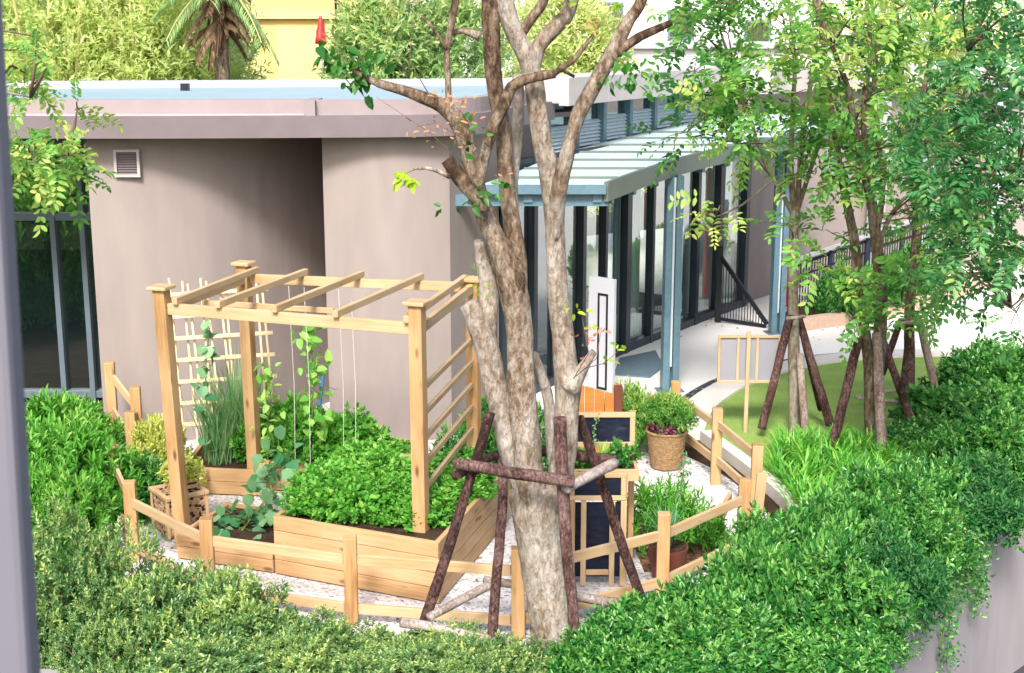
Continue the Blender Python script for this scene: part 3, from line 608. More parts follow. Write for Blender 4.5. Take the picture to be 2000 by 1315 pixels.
# ------------------------------------------------------------------ window jamb at the viewer's own window
m = MB(); a, b = at(10, 0, 1.27), at(85, 1315, 1.27)
x0 = a.x + (a.x - b.x) * .35; m.frame(((a.x + b.x) / 2 - .13, 1.25, 4.3), V((a.x - b.x) / (a.z - b.z), 0, 1).normalized(), V(1, 0, 0), V(0, 1, 0), 3., .26, .04)
tag(m.build('window_jamb', JAMB, loc=(-.5, 1.25, 2.8), bevel=.008), 'grey window jamb close to the viewer at the far left', 'window frame')

# ------------------------------------------------------------------ pergola
PG = thing('pergola', 'pine pergola with four capped posts and open rafters over the vegetable beds', 'pergola', (-1.7, 12.3, 0))
ua = math.radians(-18); u = V(math.cos(ua), math.sin(ua), 0); v = V(-math.sin(ua), math.cos(ua), 0)
FLp = V(-3.03, 11.9, 0); FRp = V(-.77, 11.05, 0); BLp = V(-2.62, 13.4, 0); BRp = V(-.37, 12.9, 0)
PW = .115
for p, h, ln_ in ((FLp, 2.38, -.075), (FRp, 2.41, -.01), (BLp, 2.34, -.03), (BRp, 2.27, 0.)):
    zz = V(ln_, 0, 2.3).normalized(); o = MB().frame(p + zz * (h / 2) - V(ln_ * .5, 0, .05), zz, u, v, h + .1, PW, PW).build('post', PINE, PG, bevel=.006)
    top = p + zz * h - V(ln_ * .5, 0, 0)
    MB().frame(top + V(0, 0, .018), u, v, V(0, 0, 1), .185, .185, .035).build('post_cap', PINE2, o, bevel=.008)
ZB = 2.21
def beam_(name, p, q, w, h, mt=PINE2, up=(0, 0, 1)): return MB().beam(p, q, w, h, up).build(name, mt, PG, bevel=.005)
e = PW / 2 + .003
beam_('beam', FLp + u * e + V(-.035, 0, ZB), FRp - u * e + V(0, 0, ZB), .05, .10)
beam_('beam', BLp + u * e + V(0, 0, ZB), BRp - u * e + V(0, 0, ZB), .05, .09)
beam_('side_rail', FLp + v * e + V(0, 0, ZB), BLp - v * e + V(0, 0, ZB), .05, .09)
beam_('side_rail', FRp + v * e + V(0, 0, ZB - .01), BRp - v * e + V(0, 0, ZB), .05, .09)
beam_('cross_rail', FLp + v * .55 + u * .03 + V(0, 0, ZB - .05), FLp + v * .75 + u * 1.25 + V(0, 0, ZB - .09), .035, .05)
for k, (a_, b_) in enumerate(((.05, .04), (.23, .26), (.46, .51), (.70, .77), (.965, .96))):
    p = FLp.lerp(FRp, a_); q = BLp.lerp(BRp, b_); d = (q - p).normalized()
    beam_('rafter', p - d * .07 + V(0, 0, ZB + .082), q + d * .07 + V(0, 0, ZB + .078), .05, .06)
for z in (1.74, 1.52, 1.30, 1.08, .86, .66):
    beam_('ladder_rail', FRp + v * e + u * .01 + V(0, 0, z - .05), BRp - v * e + V(0, 0, z - .03), .035, .05)
for k, (uu, vv) in enumerate(((.42, 1.5), (.60, 1.47), (.95, 1.5), (1.08, 1.5))):
    p = FLp + u * uu + v * vv; MB().tube([p + V(0, 0, ZB - .04), p + V(.02, 0, 1.2), p + V(0, .02, .35)], .003, 5).build('hanging_string', STRING, PG)

# bamboo lattice behind the pergola
T = thing('lattice_trellis', 'pale bamboo lattice leaning behind the pergola above the grasses', 'trellis', (-2.95, 14.25, 0))
for k in range(11):
    x = -3.60 + k * .097 + (.03 if k % 2 else 0); d = .09 + .02 * (k % 3)
    MB().beam((x + d, 14.22, .25), (x + .01 * (k % 2), 14.30, 2.05 - .03 * (k % 3)), .022, .022, (0, 1, 0)).build('lath', CREAMWOOD, T)
for k in range(7):
    z = .50 + k * .235; MB().beam((-3.62 + .015 * (6 - k), 14.20, z - .02), (-2.56 + .015 * (6 - k), 14.28, z + .03), .03, .035, (0, 0, 1)).build('cross_lath', CREAMWOOD, T)

# ------------------------------------------------------------------ raised beds
def planks(mb, p, q, z0, z1, th, nplank, inward):
    # stacked boards with a hair of a gap, standing on the line p-q (x, y)
    p = V(p[0], p[1], 0); q = V(q[0], q[1], 0); h = (z1 - z0) / nplank
    for k in range(nplank): mb.beam(p + inward * (th / 2) + V(0, 0, z0 + h * (k + .5)), q + inward * (th / 2) + V(0, 0, z0 + h * (k + .5)), th, h - .005)
def bed(name, label, poly, h, nplank, soil_mt=SOIL, mt=PLANK, th=.045, soil=.88, skip=()):
    c = sum((V(p[0], p[1], 0) for p in poly), V(0, 0, 0)) / len(poly); t = thing(name, label, 'planter', c)
    n = len(poly)
    for i in range(n):
        if i in skip: continue
        a = V(*poly[i], 0); b = V(*poly[(i + 1) % n], 0); d = (b - a).normalized(); inw = V(-d.y, d.x, 0)
        if inw.dot(c - a) < 0: inw = -inw
        m = MB(); e = .0 if i % 2 == 0 else th + .002; planks(m, a + d * e, b - d * e, 0, h if not hasattr(h, '__len__') else h[i], th, nplank, inw); m.build('side_board', mt, t, bevel=.005)
    k = .93; MB().prism([tuple((c + (V(*p, 0) - c) * k).xy) for p in poly], -.01, (h if not hasattr(h, '__len__') else min(h)) * soil).build('soil', soil_mt, t)
    return t
A_, B_, C_, D_ = (-2.05, 11.24), (-.60, 10.59), (-.02, 12.62), (-1.5, 13.2)
BED1 = bed('raised_bed', 'large deep raised bed of pale planks full of bushy herbs', [A_, B_, C_, D_], .53, 4)
m = MB()
for (x, y) in ((A_[0] + .07, A_[1] + .03), (B_[0] - .035, B_[1] + .075)): m.box((x, y, .27), .05, .05, .535, ua)
BED2 = bed('raised_bed', 'low raised bed of planks with squash leaves below the left front pergola post', [(-2.98, 11.60), (-2.07, 11.252), (-1.75, 12.05), (-2.7, 12.45)], .23, 2, skip=(1,))
BED3 = bed('raised_bed', 'low raised bed behind the left pergola posts with lemongrass', [(-3.35, 13.38), (-2.50, 13.27), (-2.4, 14.3), (-3.35, 14.4)], .27, 2)
BED4 = bed('raised_bed', 'back raised bed of planks in front of the recessed wall', [(-2.46, 13.46), (-.98, 13.26), (-.9, 14.25), (-2.35, 14.5)], .3, 2)
tag(MB().beam((-3.1 + .55, 13.2, .33), (-2.42, 13.2, .33), .09, .12).build('wood_block', PINE, loc=(-2.5, 13.2, .27), bevel=.005), 'short pine block against the corner of the lemongrass bed', 'wood block')

# twig-faced crate with a little plant box on top
CR = thing('twig_crate', 'square wooden crate with twig filled sides between the left fence and the pergola', 'crate', (-3.12, 12.28, 0))
cz = .40; cu_ = V(math.cos(.62), math.sin(.62), 0); cv_ = V(-cu_.y, cu_.x, 0); cc = V(-3.12, 12.32, 0); cs = .19
TWIGF = gravelmat('cut_twig_ends', [(0, (.02, .012, .008)), (.22, (.05, .03, .018)), (.3, (.40, .24, .13)), (1, (.58, .38, .22))], 34, 1.)
MB().frame(cc + V(0, 0, cz / 2), cu_, cv_, V(0, 0, 1), 2 * cs, 2 * cs, cz - .02).build('twig_fill', TWIGF, CR)
m = MB()
for a in (-1, 1):
    for b in (-1, 1): m.frame(cc + cu_ * (a * cs) + cv_ * (b * cs) + V(0, 0, cz / 2), V(0, 0, 1), cu_, cv_, cz, .03, .03)
    m.frame(cc + cu_ * (a * cs) + V(0, 0, cz - .012), cv_, V(0, 0, 1), cu_, 2 * cs + .06, .035, .045); m.frame(cc + cv_ * (a * cs) + V(0, 0, cz - .013), cu_, V(0, 0, 1), cv_, 2 * cs - .05, .035, .045)
m.build('frame', PINE2, CR, bevel=.004)
bx = thing('plant_box', 'small slatted wooden plant box with yellow green leaves on top of the twig crate', 'planter', (-3.1, 12.34, cz + .005))
m = MB(); c2 = V(-3.08, 12.36, cz + .005)
for a in (-1, 1):
    for b in (-1, 1): m.frame(c2 + cu_ * (a * .1) + cv_ * (b * .1) + V(0, 0, .075), V(0, 0, 1), cu_, cv_, .15, .02, .02)
for z in (.03, .085): 
    for a in (-1, 1): m.frame(c2 + cu_ * (a * .103) + V(0, 0, z), cv_, V(0, 0, 1), cu_, .22, .035, .012); m.frame(c2 + cv_ * (a * .103) + V(0, 0, z), cu_, V(0, 0, 1), cv_, .19, .035, .012)
m.build('slat_box', PINE2, bx); MB().frame(c2 + V(0, 0, .06), cu_, cv_, V(0, 0, 1), .19, .19, .10).build('soil', SOIL, bx)

# ------------------------------------------------------------------ fences
def fence(name, label, posts, rails, pw=.10, mt=PINE):
    c = V(posts[0][0][0], posts[0][0][1], 0); t = thing(name, label, 'fence', c)
    for (x, y), h in posts:
        q = V(x, y, 0); a = math.atan2(-x, y) * .5
        MB().box((x, y, h / 2 - .02), pw, pw, h + .04, a).build('post', mt, t, bevel=.006)
    for (i, j, z0, z1) in rails:
        p = V(*posts[i][0], 0); q = V(*posts[j][0], 0); d = (q - p).normalized(); e = pw / 2 + .004
        MB().beam(p + d * e + V(0, 0, z0), q - d * e + V(0, 0, z1), .035, .085).build('rail', PINE2, t, bevel=.005)
    return t
def fp(px, py, h):
    d = ray(px, py); t = (h - CH) / d.z; return ((d.x * t, d.y * t), h)
P1 = [fp(220, 870, .72), fp(252, 940, .72), fp(402, 1012, .72), fp(683, 1048, .72), fp(1012, 1070, .72), fp(1297, 1002, .72), fp(1455, 935, .72)]
fence('garden_fence', 'low curved pine post and rail fence round the front of the gravel garden', P1, [(i, i + 1, z, z) for i in range(6) for z in (.53, .12)], .105)
P2 = [((-4.36, 14.55), 1.08), ((-4.0, 14.2), .90), ((-3.97, 13.85), .72)]
fence('garden_fence', 'short tall stepped fence section standing before the left wall', P2, [(0, 1, .92, .70), (0, 2, .55, .42), (1, 2, .62, .50)], .105)
P3 = [fp(1480, 868, .74), fp(1402, 798, .80), fp(1320, 745, .76), fp(1206, 752, .72)]
f3 = fence('garden_fence', 'straight pine fence section along the kerb beside the lawn', P3, [(0, 1, .62, .64), (0, 1, .24, .26), (1, 2, .62, .60), (1, 2, .24, .22), (2, 3, .58, .56)], .105)
q = V(*P3[0][0], 0); r_ = V(*P1[6][0], 0); tag(MB().beam(r_ + V(.12, .12, -.02), r_ + V(.17, .1, .74), .09, .03, (0, 1, 0)).build('fence_slat', PINE2, loc=tuple(r_), bevel=.004), 'thin pine slat standing on end behind the right corner fence post', 'slat')
# orange cedar screen with a dark post
OC = thing('cedar_screen', 'orange cedar board screen with a sloping top and dark red end post', 'screen', (.72, 14.6, 0))
for k in range(6):
    x = .47 + k * .108; hh = .90 - .030 * k
    MB().prism([(x, 14.55), (x + .102, 14.55), (x + .102, 14.58), (x, 14.58)], 0, [hh, hh - .028, hh - .028, hh]).build('board', CEDAR, OC, bevel=.003)
MB().box((.45 + 6 * .108 + .06, 14.57, .40), .09, .09, .82).build('end_post', DARKWOOD, OC, bevel=.005)
MB().box((.77, 14.60, .25), .66, .03, .07).build('back_rail', CEDAR, OC)

# ------------------------------------------------------------------ chalkboard plant stand
CS = thing('chalkboard_stand', 'tiered pine plant stand with dark chalkboards and leafy trays', 'plant stand', (.74, 11.1, 0))
sx = .01; Yf = 10.98; Yb = 11.45; ux = V(1, .03, 0).normalized()
def chalk(x0, x1, y, z0, z1, fw=.05, th=.03):
    m = MB()
    for z in (z0 + fw / 2, z1 - fw / 2): m.box(((x0 + x1) / 2, y, z), x1 - x0, th, fw)
    for x in (x0 + fw / 2, x1 - fw / 2): m.box((x, y + .001, (z0 + z1) / 2), fw, th, z1 - z0 - 2 * fw - .002)
    o = m.build('board_frame', PINE2, CS, bevel=.004)
    MB().box(((x0 + x1) / 2, y + .004, (z0 + z1) / 2), x1 - x0 - 2 * fw + .01, .012, z1 - z0 - 2 * fw + .01).build('chalkboard', BOARD, o)
chalk(.45, 1.06, Yb, 1.08, 1.39, .045)
for x in (.475, 1.04): MB().box((x, Yb + .04, .695), .05, .045, 1.39).build('upright', PINE, CS, bevel=.004)
chalk(.48, .95, Yf, .76, 1.0, .042)
for x in (.495, .94): MB().box((x, Yf + .045, .49), .05, .04, .98).build('upright', PINE, CS, bevel=.004)
for x, w_ in ((.505, .045), (.60, .045), (.84, .045), (.935, .05)): MB().box((x, Yf - .002, .378), w_, .03, .755).build('slat', PINE2, CS, bevel=.004)
for z in (.30, .12): MB().box((.72, Yf - .004, z), .19, .028, .045).build('cross_slat', PINE2, CS, bevel=.004)
MB().box((.72, Yf + .03, .40), .44, .012, .66).build('back_board', BOARD, CS)
tr = MB(); tr.box((.76, Yf + .06, .96), .60, .03, .10); tr.box((.76, Yb - .03, .96), .60, .03, .10)
for x in (.475, 1.045): tr.box((x, (Yf + Yb) / 2 + .015, .96), .03, Yb - Yf - .122, .10)
tr.box((.76, (Yf + Yb) / 2 + .015, .92), .538, .34, .02)
o = tr.build('planting_tray', PINE2, CS, bevel=.004); MB().box((.76, (Yf + Yb) / 2 + .015, .96), .53, .33, .06).build('soil', SOIL, o)
for z in (.45, .18): MB().box((.38, Yf + .16, z), .18, .2, .10).build('side_tray', CEDAR, CS, bevel=.004)
# wicker pot with shrub
WP = thing('wicker_pot', 'tall round coir wicker pot holding a green shrub beside the chalkboard stand', 'plant pot', (1.66, 14.25, 0))
m = MB(); n = 40; rings = []
for k in range(25):
    z = .40 * k / 24; r = .165 + .05 * (k / 24) + (.006 if k % 2 else -.004); rings.append([(1.66 + math.cos(6.283 * j / n) * (r + .003 * math.sin(j * 5 + k)), 14.25 + math.sin(6.283 * j / n) * (r + .003 * math.sin(j * 5 + k)), z) for j in range(n)])
vs_ = [p for r in rings for p in r]; m.add(vs_, [(k * n + j, k * n + (j + 1) % n, (k + 1) * n + (j + 1) % n, (k + 1) * n + j) for k in range(24) for j in range(n)]); m.build('pot', WICK, WP, smooth=True)
MB().tube([(1.66, 14.25, .395), (1.66, 14.25, .405)], [.212, .212], 40).build('soil', SOIL, WP)
ringm = MB(); ringm.tube([(1.66 + .216 * math.cos(a * .1571), 14.25 + .216 * math.sin(a * .1571), .40) for a in range(41)], .014, 8, cap=False); ringm.build('rim', WICK, WP, smooth=True)
DP = thing('plant_pot', 'dark round pot by the front fence post with a tall narrow leafed plant', 'plant pot', (1.33, 11.12, 0))
MB().tube([(1.33, 11.12, 0), (1.33, 11.12, .02), (1.33, 11.12, .27), (1.33, 11.12, .30)], [.12, .13, .17, .175], 28).build('pot', DARKWOOD, DP, smooth=False)
MB().tube([(1.33, 11.12, .295), (1.33, 11.12, .306)], [.16, .16], 28).build('soil', SOIL, DP)
# mulch bed at right with an edging plank
sheet('mulch_bed', [(1.15, 11.3), (1.75, 11.35), (2.05, 11.9), (1.95, 12.75), (1.45, 12.85), (1.1, 12.2)], .006, MULCH, .05)
pA, pB = unp(1375, 1078), unp(1425, 985)
tag(MB().beam(pA + V(0, 0, .06), pB + V(0, 0, .06), .04, .13).build('edging_plank', PINE, loc=tuple(pA), bevel=.004), 'pine edging plank laid along the mulch bed inside the right corner', 'plank')
# path light
SL = thing('garden_spotlight', 'tiny dark garden spotlight on a spike by the front fence rail', 'light', tuple(unp(498, 1183)))
p = unp(498, 1183); MB().tube([p, p + V(0, 0, .12)], .008, 6).build('spike', BLACKM, SL); MB().tube([p + V(-.02, .03, .13), p + V(.0, 0, .14), p + V(.03, -.05, .16)], [.022, .03, .034], 12).build('lamp_head', BLACKM, SL)

# ------------------------------------------------------------------ signs near the entrance
WS = thing('sign_board', 'white standing panel with a black outlined rectangle by the glass doors', 'sign', (1.05, 16.3, 0))
rz = -.75; X = V(math.cos(rz), math.sin(rz), 0); Y = V(-X.y, X.x, 0); c = V(1.085, 16.3, 0)
MB().frame(c + V(0, 0, .86), V(0, 0, 1), X, Y, 1.68, .39, .05).build('panel', WHITEP, WS, bevel=.004)
m = MB(); fr_ = -Y * .027
for a in (-1, 1): m.frame(c + fr_ + X * (a * .065 + .03) + V(0, 0, .92), V(0, 0, 1), X, Y, 1.13, .028, .006)
m.frame(c + fr_ + X * .03 + V(0, 0, 1.499), X, V(0, 0, 1), Y, .158, .028, .006); m.frame(c + fr_ + X * .03 + V(0, 0, .341), X, V(0, 0, 1), Y, .158, .028, .006)
m.build('outline_mark', BLACKM, WS)
m = MB(); m.frame(c + V(0, 0, .012), X, Y, V(0, 0, 1), .45, .25, .024); m.build('foot', WHITEP, WS)
NB = thing('notice_board', 'back of a framed board on a wooden stake at the edge of the lawn', 'sign', tuple(unp(1458, 848)))
p = unp(1458, 848); yb = p.y
def nb(px, py): return at(px, py, yb)
MB().frame((nb(1458, 655) + p) / 2 + V(0, -.03, .0), V(0, 0, 1), V(1, 0, 0), V(0, 1, 0), nb(1458, 655).z + .1, .045, .035).build('stake', WEATH, NB, bevel=.004)
l, r, tp, bt = nb(1402, 700).x, nb(1524, 700).x, nb(1460, 655).z, nb(1460, 748).z
MB().box(((l + r) / 2, yb + .015, (tp + bt) / 2), r - l - .04, .012, tp - bt - .04).build('sheet', FROST, NB)
m = MB()
for z in (tp - .015, bt + .015): m.box(((l + r) / 2, yb, z), r - l, .03, .03)
for x in (l + .015, l + .23, l + .45, r - .015): m.box((x, yb + .001, (tp + bt) / 2), .03, .028, tp - bt - .062)
m.build('frame', WEATH, NB, bevel=.003)

# ------------------------------------------------------------------ railings, red post, ledge at the back right
RL = thing('stair_railing', 'black sloping stair railing with close bars beside the glass wall', 'railing', (3.5, 21.9, 0))
a, b_ = V(3.33, 21.75, 1.06), V(4.02, 21.3, .06)
MB().beam(a, b_, .05, .06).build('handrail', BLACKM, RL); MB().beam(V(3.33, 21.75, .06), V(4.0, 21.31, .03), .04, .05).build('bottom_rail', BLACKM, RL)
MB().box((3.31, 21.77, .62), .09, .09, 1.24).build('newel_post', BLACKM, RL)
for k in range(1, 17):
    t_ = k / 17; q = a.lerp(b_, t_); MB().box((q.x, q.y, q.z / 2 + .02), .014, .014, max(.02, q.z - .04)).build('bar', BLACKM, RL)
RR = thing('ramp_railing', 'long navy railing with vertical bars up the ramp behind the young trees', 'railing', (4.8, 22.6, 0))
ra, rb = V(4.55, 22.35, 0), V(7.6, 24.9, .45)
for k in range(56):
    q = ra.lerp(rb, k / 55); MB().box((q.x, q.y, q.z + .42), .018, .018, .78).build('bar', NAVYM, RR)
for z, w_ in ((.08, .05), (.80, .05), (.6, .03)): MB().beam(ra + V(0, 0, z), rb + V(0, 0, z), .04, w_).build('rail', NAVYM, RR)
for k in (0, 14, 28, 42, 55):
    q = ra.lerp(rb, k / 55) + V(.03, -.03, 0); MB().box((q.x, q.y, q.z / 2 + .43), .06, .06, q.z + .86).build('post', NAVYM, RR)
MB().beam(ra + V(.05, -.1, .93), rb + V(.05, -.1, .93), .05, .05).build('handrail', GREYM, RR)
MB().prism([(4.6, 22.45), (7.6, 24.95), (7.4, 25.8), (4.6, 23.3)], -.02, [.03, .45, .45, .03]).build('ramp_slab', KERBM, RR)
RP = thing('red_post', 'red round post standing behind the first young tree', 'post', (4.62, 22.9, .05))
MB().tube([(4.62, 22.9, .05), (4.62, 22.9, 2.2)], .075, 16).build('pole', REDM, RP, smooth=False); MB().tube([(4.62, 22.9, 2.2), (4.62, 22.9, 2.28)], [.10, .04], 16).build('cap', REDM, RP)
LG = smoothline([(4.45, 21.0), (4.75, 21.18), (5.9, 21.9), (7.1, 23.0), (7.94, 23.92), (9.5, 26)], 5)
tag(MB().strip(LG, .16, -.02, .20).build('planter_ledge', LEDGE, loc=(4.73, 21.16, 0)), 'long low peach coloured planter ledge curving below the ramp railing', 'ledge')
MB().prism([(p.x, p.y) for p in offset(LG, .165)] + [(8.4, 25.6), (6, 23.5), (4.4, 22)], -.02, .12).build('planter_soil', SOIL, loc=(0, 0, 0), kind='structure')

BT = thing('broom', 'blue handled broom leaning against the edge of the wall recess', 'broom', (at(634, 830, 15.9).x, 15.9, 0))
x_ = at(632, 800, 15.9).x; MB().tube([(x_ - .06, 15.8, .05), (x_ + .0, 16.0, .62)], .022, 8).build('handle', BLUEM, BT); MB().box((x_ - .07, 15.78, .06), .22, .06, .12).build('brush', BLUEM, BT)
# ------------------------------------------------------------------ the big many-stemmed tree in front
MT = thing('tree', 'big pruned tree with pale peeling bark and many forked stems in front of the garden', 'tree', (.33, 9.8, 0))
mb = MB()
def limb(tr, Y, tint=0., n=14, wob=.10, seed=1, tree=mb, step=.045, w=.85):
    pts = []; rr = []
    for t_ in tr:
        px, py, wd = t_[:3]; dy = t_[3] if len(t_) > 3 else 0.
        p = at(px, py, Y + dy); pts.append(p); rr.append(wd * .5 * w * (Y + dy) / FPX * 1.02)
    t0, t1 = tint if isinstance(tint, tuple) else (tint, tint); n0 = len(tree.v); tree.tint = t0
    tree.tube(pts, rr, n, step=step, wob=wob, seed=seed); k = len(tree.v) - n0
    for i in range(k): tree.t[n0 + i] = t0 + (t1 - t0) * (i // n) / max(1, k // n - 1) + 1e-4
    return pts
TP = []
limb([(1088, 1300, 140), (1085, 1240, 124), (1076, 1170, 114), (1064, 1100, 112), (1052, 1030, 118), (1050, 980, 128), (1052, 945, 112)], 9.8, .10, 22, .09, 1)
limb([(1046, 1010, 56), (1022, 950, 60), (1003, 895, 58), (985, 830, 52), (968, 760, 54), (952, 690, 55), (938, 635, 56), (912, 592, 36)], 9.8, .02, 16, .12, 2)
limb([(950, 690, 50, .05), (953, 620, 50, .05), (955, 560, 46, .08), (944, 505, 40, .08), (938, 470, 30, .05)], 9.8, .0, 14, .12, 3)
limb([(1048, 1000, 70), (1034, 930, 70), (1027, 850, 66), (1020, 760, 62), (1016, 690, 60), (1010, 620, 62), (1000, 560, 70), (985, 505, 62), (962, 455, 48), (944, 410, 44), (932, 370, 40), (918, 310, 38), (905, 262, 38), (888, 230, 38), (862, 205, 32), (825, 190, 27), (785, 176, 22), (742, 164, 19), (712, 150, 12), (686, 136, 7)], 9.72, (.08, .34), 18, .10, 4)
limb([(1012, 570, 42), (1010, 510, 46), (1000, 440, 40), (990, 370, 35), (986, 310, 36), (984, 265, 38), (974, 215, 36), (965, 150, 38), (960, 70, 39), (958, -10, 40), (957, -120, 38)], 9.80, (.22, .5), 16, .07, 5)
limb([(1018, 520, 18, .25), (1004, 430, 24, .25), (1002, 350, 26, .22), (1010, 260, 27, .2), (1013, 190, 26, .1), (1010, 150, 22)], 9.8, .05, 12, .1, 6)
limb([(922, 400, 26), (938, 340, 24), (950, 290, 26), (968, 238, 27), (984, 205, 27), (1000, 170, 25), (1030, 155, 21), (1062, 148, 20), (1084, 143, 20)], 9.62, (.2, .42), 12, .10, 7)
limb([(1080, 145, 16), (1098, 132, 14), (1120, 118, 14), (1138, 95, 11), (1158, 70, 8)], 9.62, .30, 9, .10, 8)
limb([(1078, 140, 10), (1100, 138, 8), (1122, 150, 7)], 9.62, .6, 8, .05, 9)
limb([(952, 410, 30), (925, 378, 34), (900, 350, 34), (884, 328, 32), (872, 312, 30)], 9.58, (.25, .5), 12, .08, 10)
limb([(880, 345, 14), (858, 335, 10), (832, 328, 8), (808, 330, 6)], 9.56, .15, 8, .1, 11)
limb([(1078, 1010, 60), (1094, 940, 60), (1102, 870, 56), (1106, 800, 56), (1110, 750, 62), (1104, 700, 56), (1098, 640, 52), (1090, 580, 50), (1086, 510, 46), (1083, 440, 44), (1080, 380, 48), (1072, 330, 46), (1062, 290, 42), (1052, 230, 42), (1044, 170, 44), (1030, 115, 44), (1012, 80, 42), (996, 40, 42), (986, 0, 42), (975, -100, 38)], 9.80, .08, 18, .09, 12)
limb([(1084, 470, 30, .12), (1087, 410, 40, .1), (1095, 355, 38, .03), (1108, 300, 32), (1118, 262, 30), (1130, 222, 34), (1148, 190, 34), (1170, 150, 34), (1192, 110, 34), (1212, 72, 32), (1232, 35, 27), (1248, 12, 26), (1275, -60, 22)], 9.66, (.06, .42), 14, .08, 13)
limb([(1205, 105, 22), (1225, 88, 22), (1250, 72, 22), (1280, 58, 20), (1298, 50, 18), (1312, 44, 14)], 9.64, (.35, .55), 10, .1, 14)
limb([(1040, 130, 36), (1052, 92, 34), (1072, 66, 36), (1095, 42, 36), (1112, 18, 34), (1130, -60, 28)], 9.85, (.1, .3), 12, .08, 15)
limb([(1015, 70, 24), (1035, 40, 24), (1060, 5, 22), (1080, -60, 18)], 9.9, .3, 10, .08, 16)
limb([(876, 215, 15), (875, 160, 14), (873, 100, 14), (882, 45, 16), (892, -10, 17), (900, -80, 15)], 9.72, (.25, .4), 10, .08, 17)
limb([(872, 96, 9), (858, 72, 8), (838, 46, 7), (822, 30, 4)], 9.7, .4, 8, .1, 18)
limb([(938, 72, 22), (905, 60, 14), (880, 66, 11)], 9.8, .1, 8, .1, 19)
limb([(1112, 760, 50), (1132, 728, 30), (1148, 702, 20), (1160, 686, 17)], 9.72, .0, 10, .12, 20)
limb([(1090, 930, 40, .18), (1078, 860, 30, .2), (1072, 790, 26, .22), (1058, 735, 24, .2), (1042, 690, 16, .15)], 9.8, .0, 12, .12, 21)
limb([(1004, 505, 18, -.05), (1013, 540, 30, -.07), (1012, 580, 26, -.05), (1008, 620, 14, -.02)], 9.72, (.3, .5), 10, .2, 22)
TRK = mb.build('trunk', BARK, MT, smooth=True)
# twigs and the few remaining leaves
rngm = np.random.default_rng(5); tw = MB(); LM = []; LD = []
def twig_to(pts, Y, r=.004): tw.tube([at(a, b, Y + c) for a, b, c in pts], [r, r * .8, r * .5][:len(pts)] if len(pts) == 3 else [r] * len(pts), 5)
def tuft(px, py, Y, n, L, W, store, tint=.4, down=.4, sp=.05, az=None):
    c = np.array(at(px, py, Y)); P = np.repeat(c[None], n, 0) + rngm.normal(0, sp, (n, 3)) * np.array([1, .7, .6]); D = rdir(rngm, n); D[:, 2] = D[:, 2] * .6 - down
    N = rdir(rngm, n) * .6 + np.array([[0, -.5, .6]]); s_ = rngm.uniform(.65, 1.15, n)
    store.append((P, D, N, L * s_, W * s_, np.clip(rngm.normal(tint, .12, n), 0, 1)))
twig_to([(720, 158, 0), (680, 120, .02), (645, 95, .05)], 9.72); twig_to([(700, 145, 0), (700, 110, 0), (735, 80, .1)], 9.72); twig_to([(845, 197, 0), (800, 120, .05), (805, 40, .1)], 9.72)
for q in ((640, 110, 5), (655, 130, 6), (690, 165, 7), (705, 150, 7), (740, 100, 6), (725, 120, 6), (620, 90, 3), (668, 100, 5), (760, 120, 4), (720, 175, 4)): tuft(q[0], q[1], 9.7, q[2], .11, .055, LM, .18, .55, .045)
for q in ((790, 352, 7), (805, 350, 5), (775, 345, 3)): tuft(q[0], q[1], 9.55, q[2], .11, .045, LM, .95, .6, .03)
twig_to([(812, 331, 0), (800, 336, 0), (785, 342, 0)], 9.56)
for q in ((870, 410, 4), (930, 385, 6), (940, 395, 5), (950, 370, 4), (975, 360, 4), (912, 290, 5), (905, 235, 4), (950, 255, 5)): tuft(q[0], q[1], 9.5, q[2], .075, .038, LM, .3, .3, .05)
for q in ((850, 245, 9), (905, 195, 8), (895, 205, 6), (860, 190, 5), (818, 250, 6), (905, 280, 7), (880, 265, 5), (830, 270, 4), (985, 350, 6), (925, 225, 5), (862, 340, 3), (900, 240, 5)): tuft(q[0], q[1], 9.55, q[2], .05, .018, LD, .45, .1, .05)
twig_to([(880, 330, 0), (890, 260, .02), (905, 190, .04)], 9.55, .003); twig_to([(905, 320, 0), (840, 260, .02), (735, 190, .04)], 9.55, .003); twig_to([(920, 280, 0), (850, 240, 0), (815, 248, 0)], 9.55, .003)
for q in ((1125, 600, 4), (1135, 610, 4), (1145, 640, 4), (1210, 680, 5), (1195, 700, 4)): tuft(q[0], q[1], 9.55, q[2], .055, .024, LM, .9, .2, .03)
for q in ((1130, 650, 4), (1145, 665, 4), (1175, 645, 4), (1160, 660, 3), (1140, 700, 3)): tuft(q[0], q[1], 9.55, q[2], .055, .02, LD, .8, .5, .03)
twig_to([(1120, 740, 0), (1150, 690, 0), (1135, 610, 0)], 9.56, .004); twig_to([(1125, 735, 0), (1165, 700, 0), (1175, 640, 0)], 9.56, .004); twig_to([(1140, 720, 0), (1180, 710, 0), (1212, 682, 0)], 9.56, .004)
for q in ((1220, 150, 8), (1240, 130, 7), (1205, 165, 6), (1245, 165, 5), (1260, 140, 5), (1222, 120, 5), (1200, 140, 4)): tuft(q[0], q[1], 9.6, q[2], .075, .034, LM, .3, .7, .05)
for q in ((1150, 45, 5), (1165, 60, 4), (1140, 55, 3), (1260, 25, 5)): tuft(q[0], q[1], 9.6, q[2], .055, .026, LD, .4, .4, .05)
for q in ((1095, 5, 5), (1118, 8, 4), (1218, 10, 4)): tuft(q[0], q[1], 9.7, q[2], .08, .04, LM, .6, .3, .04)
twig_to([(1158, 72, 0), (1190, 20, .1), (1200, -40, .2)], 9.62, .003); twig_to([(1195, 110, 0), (1225, 130, 0), (1240, 150, 0)], 9.6, .003); twig_to([(1150, 75, 0), (1170, 50, 0), (1180, 30, 0)], 9.6, .003)
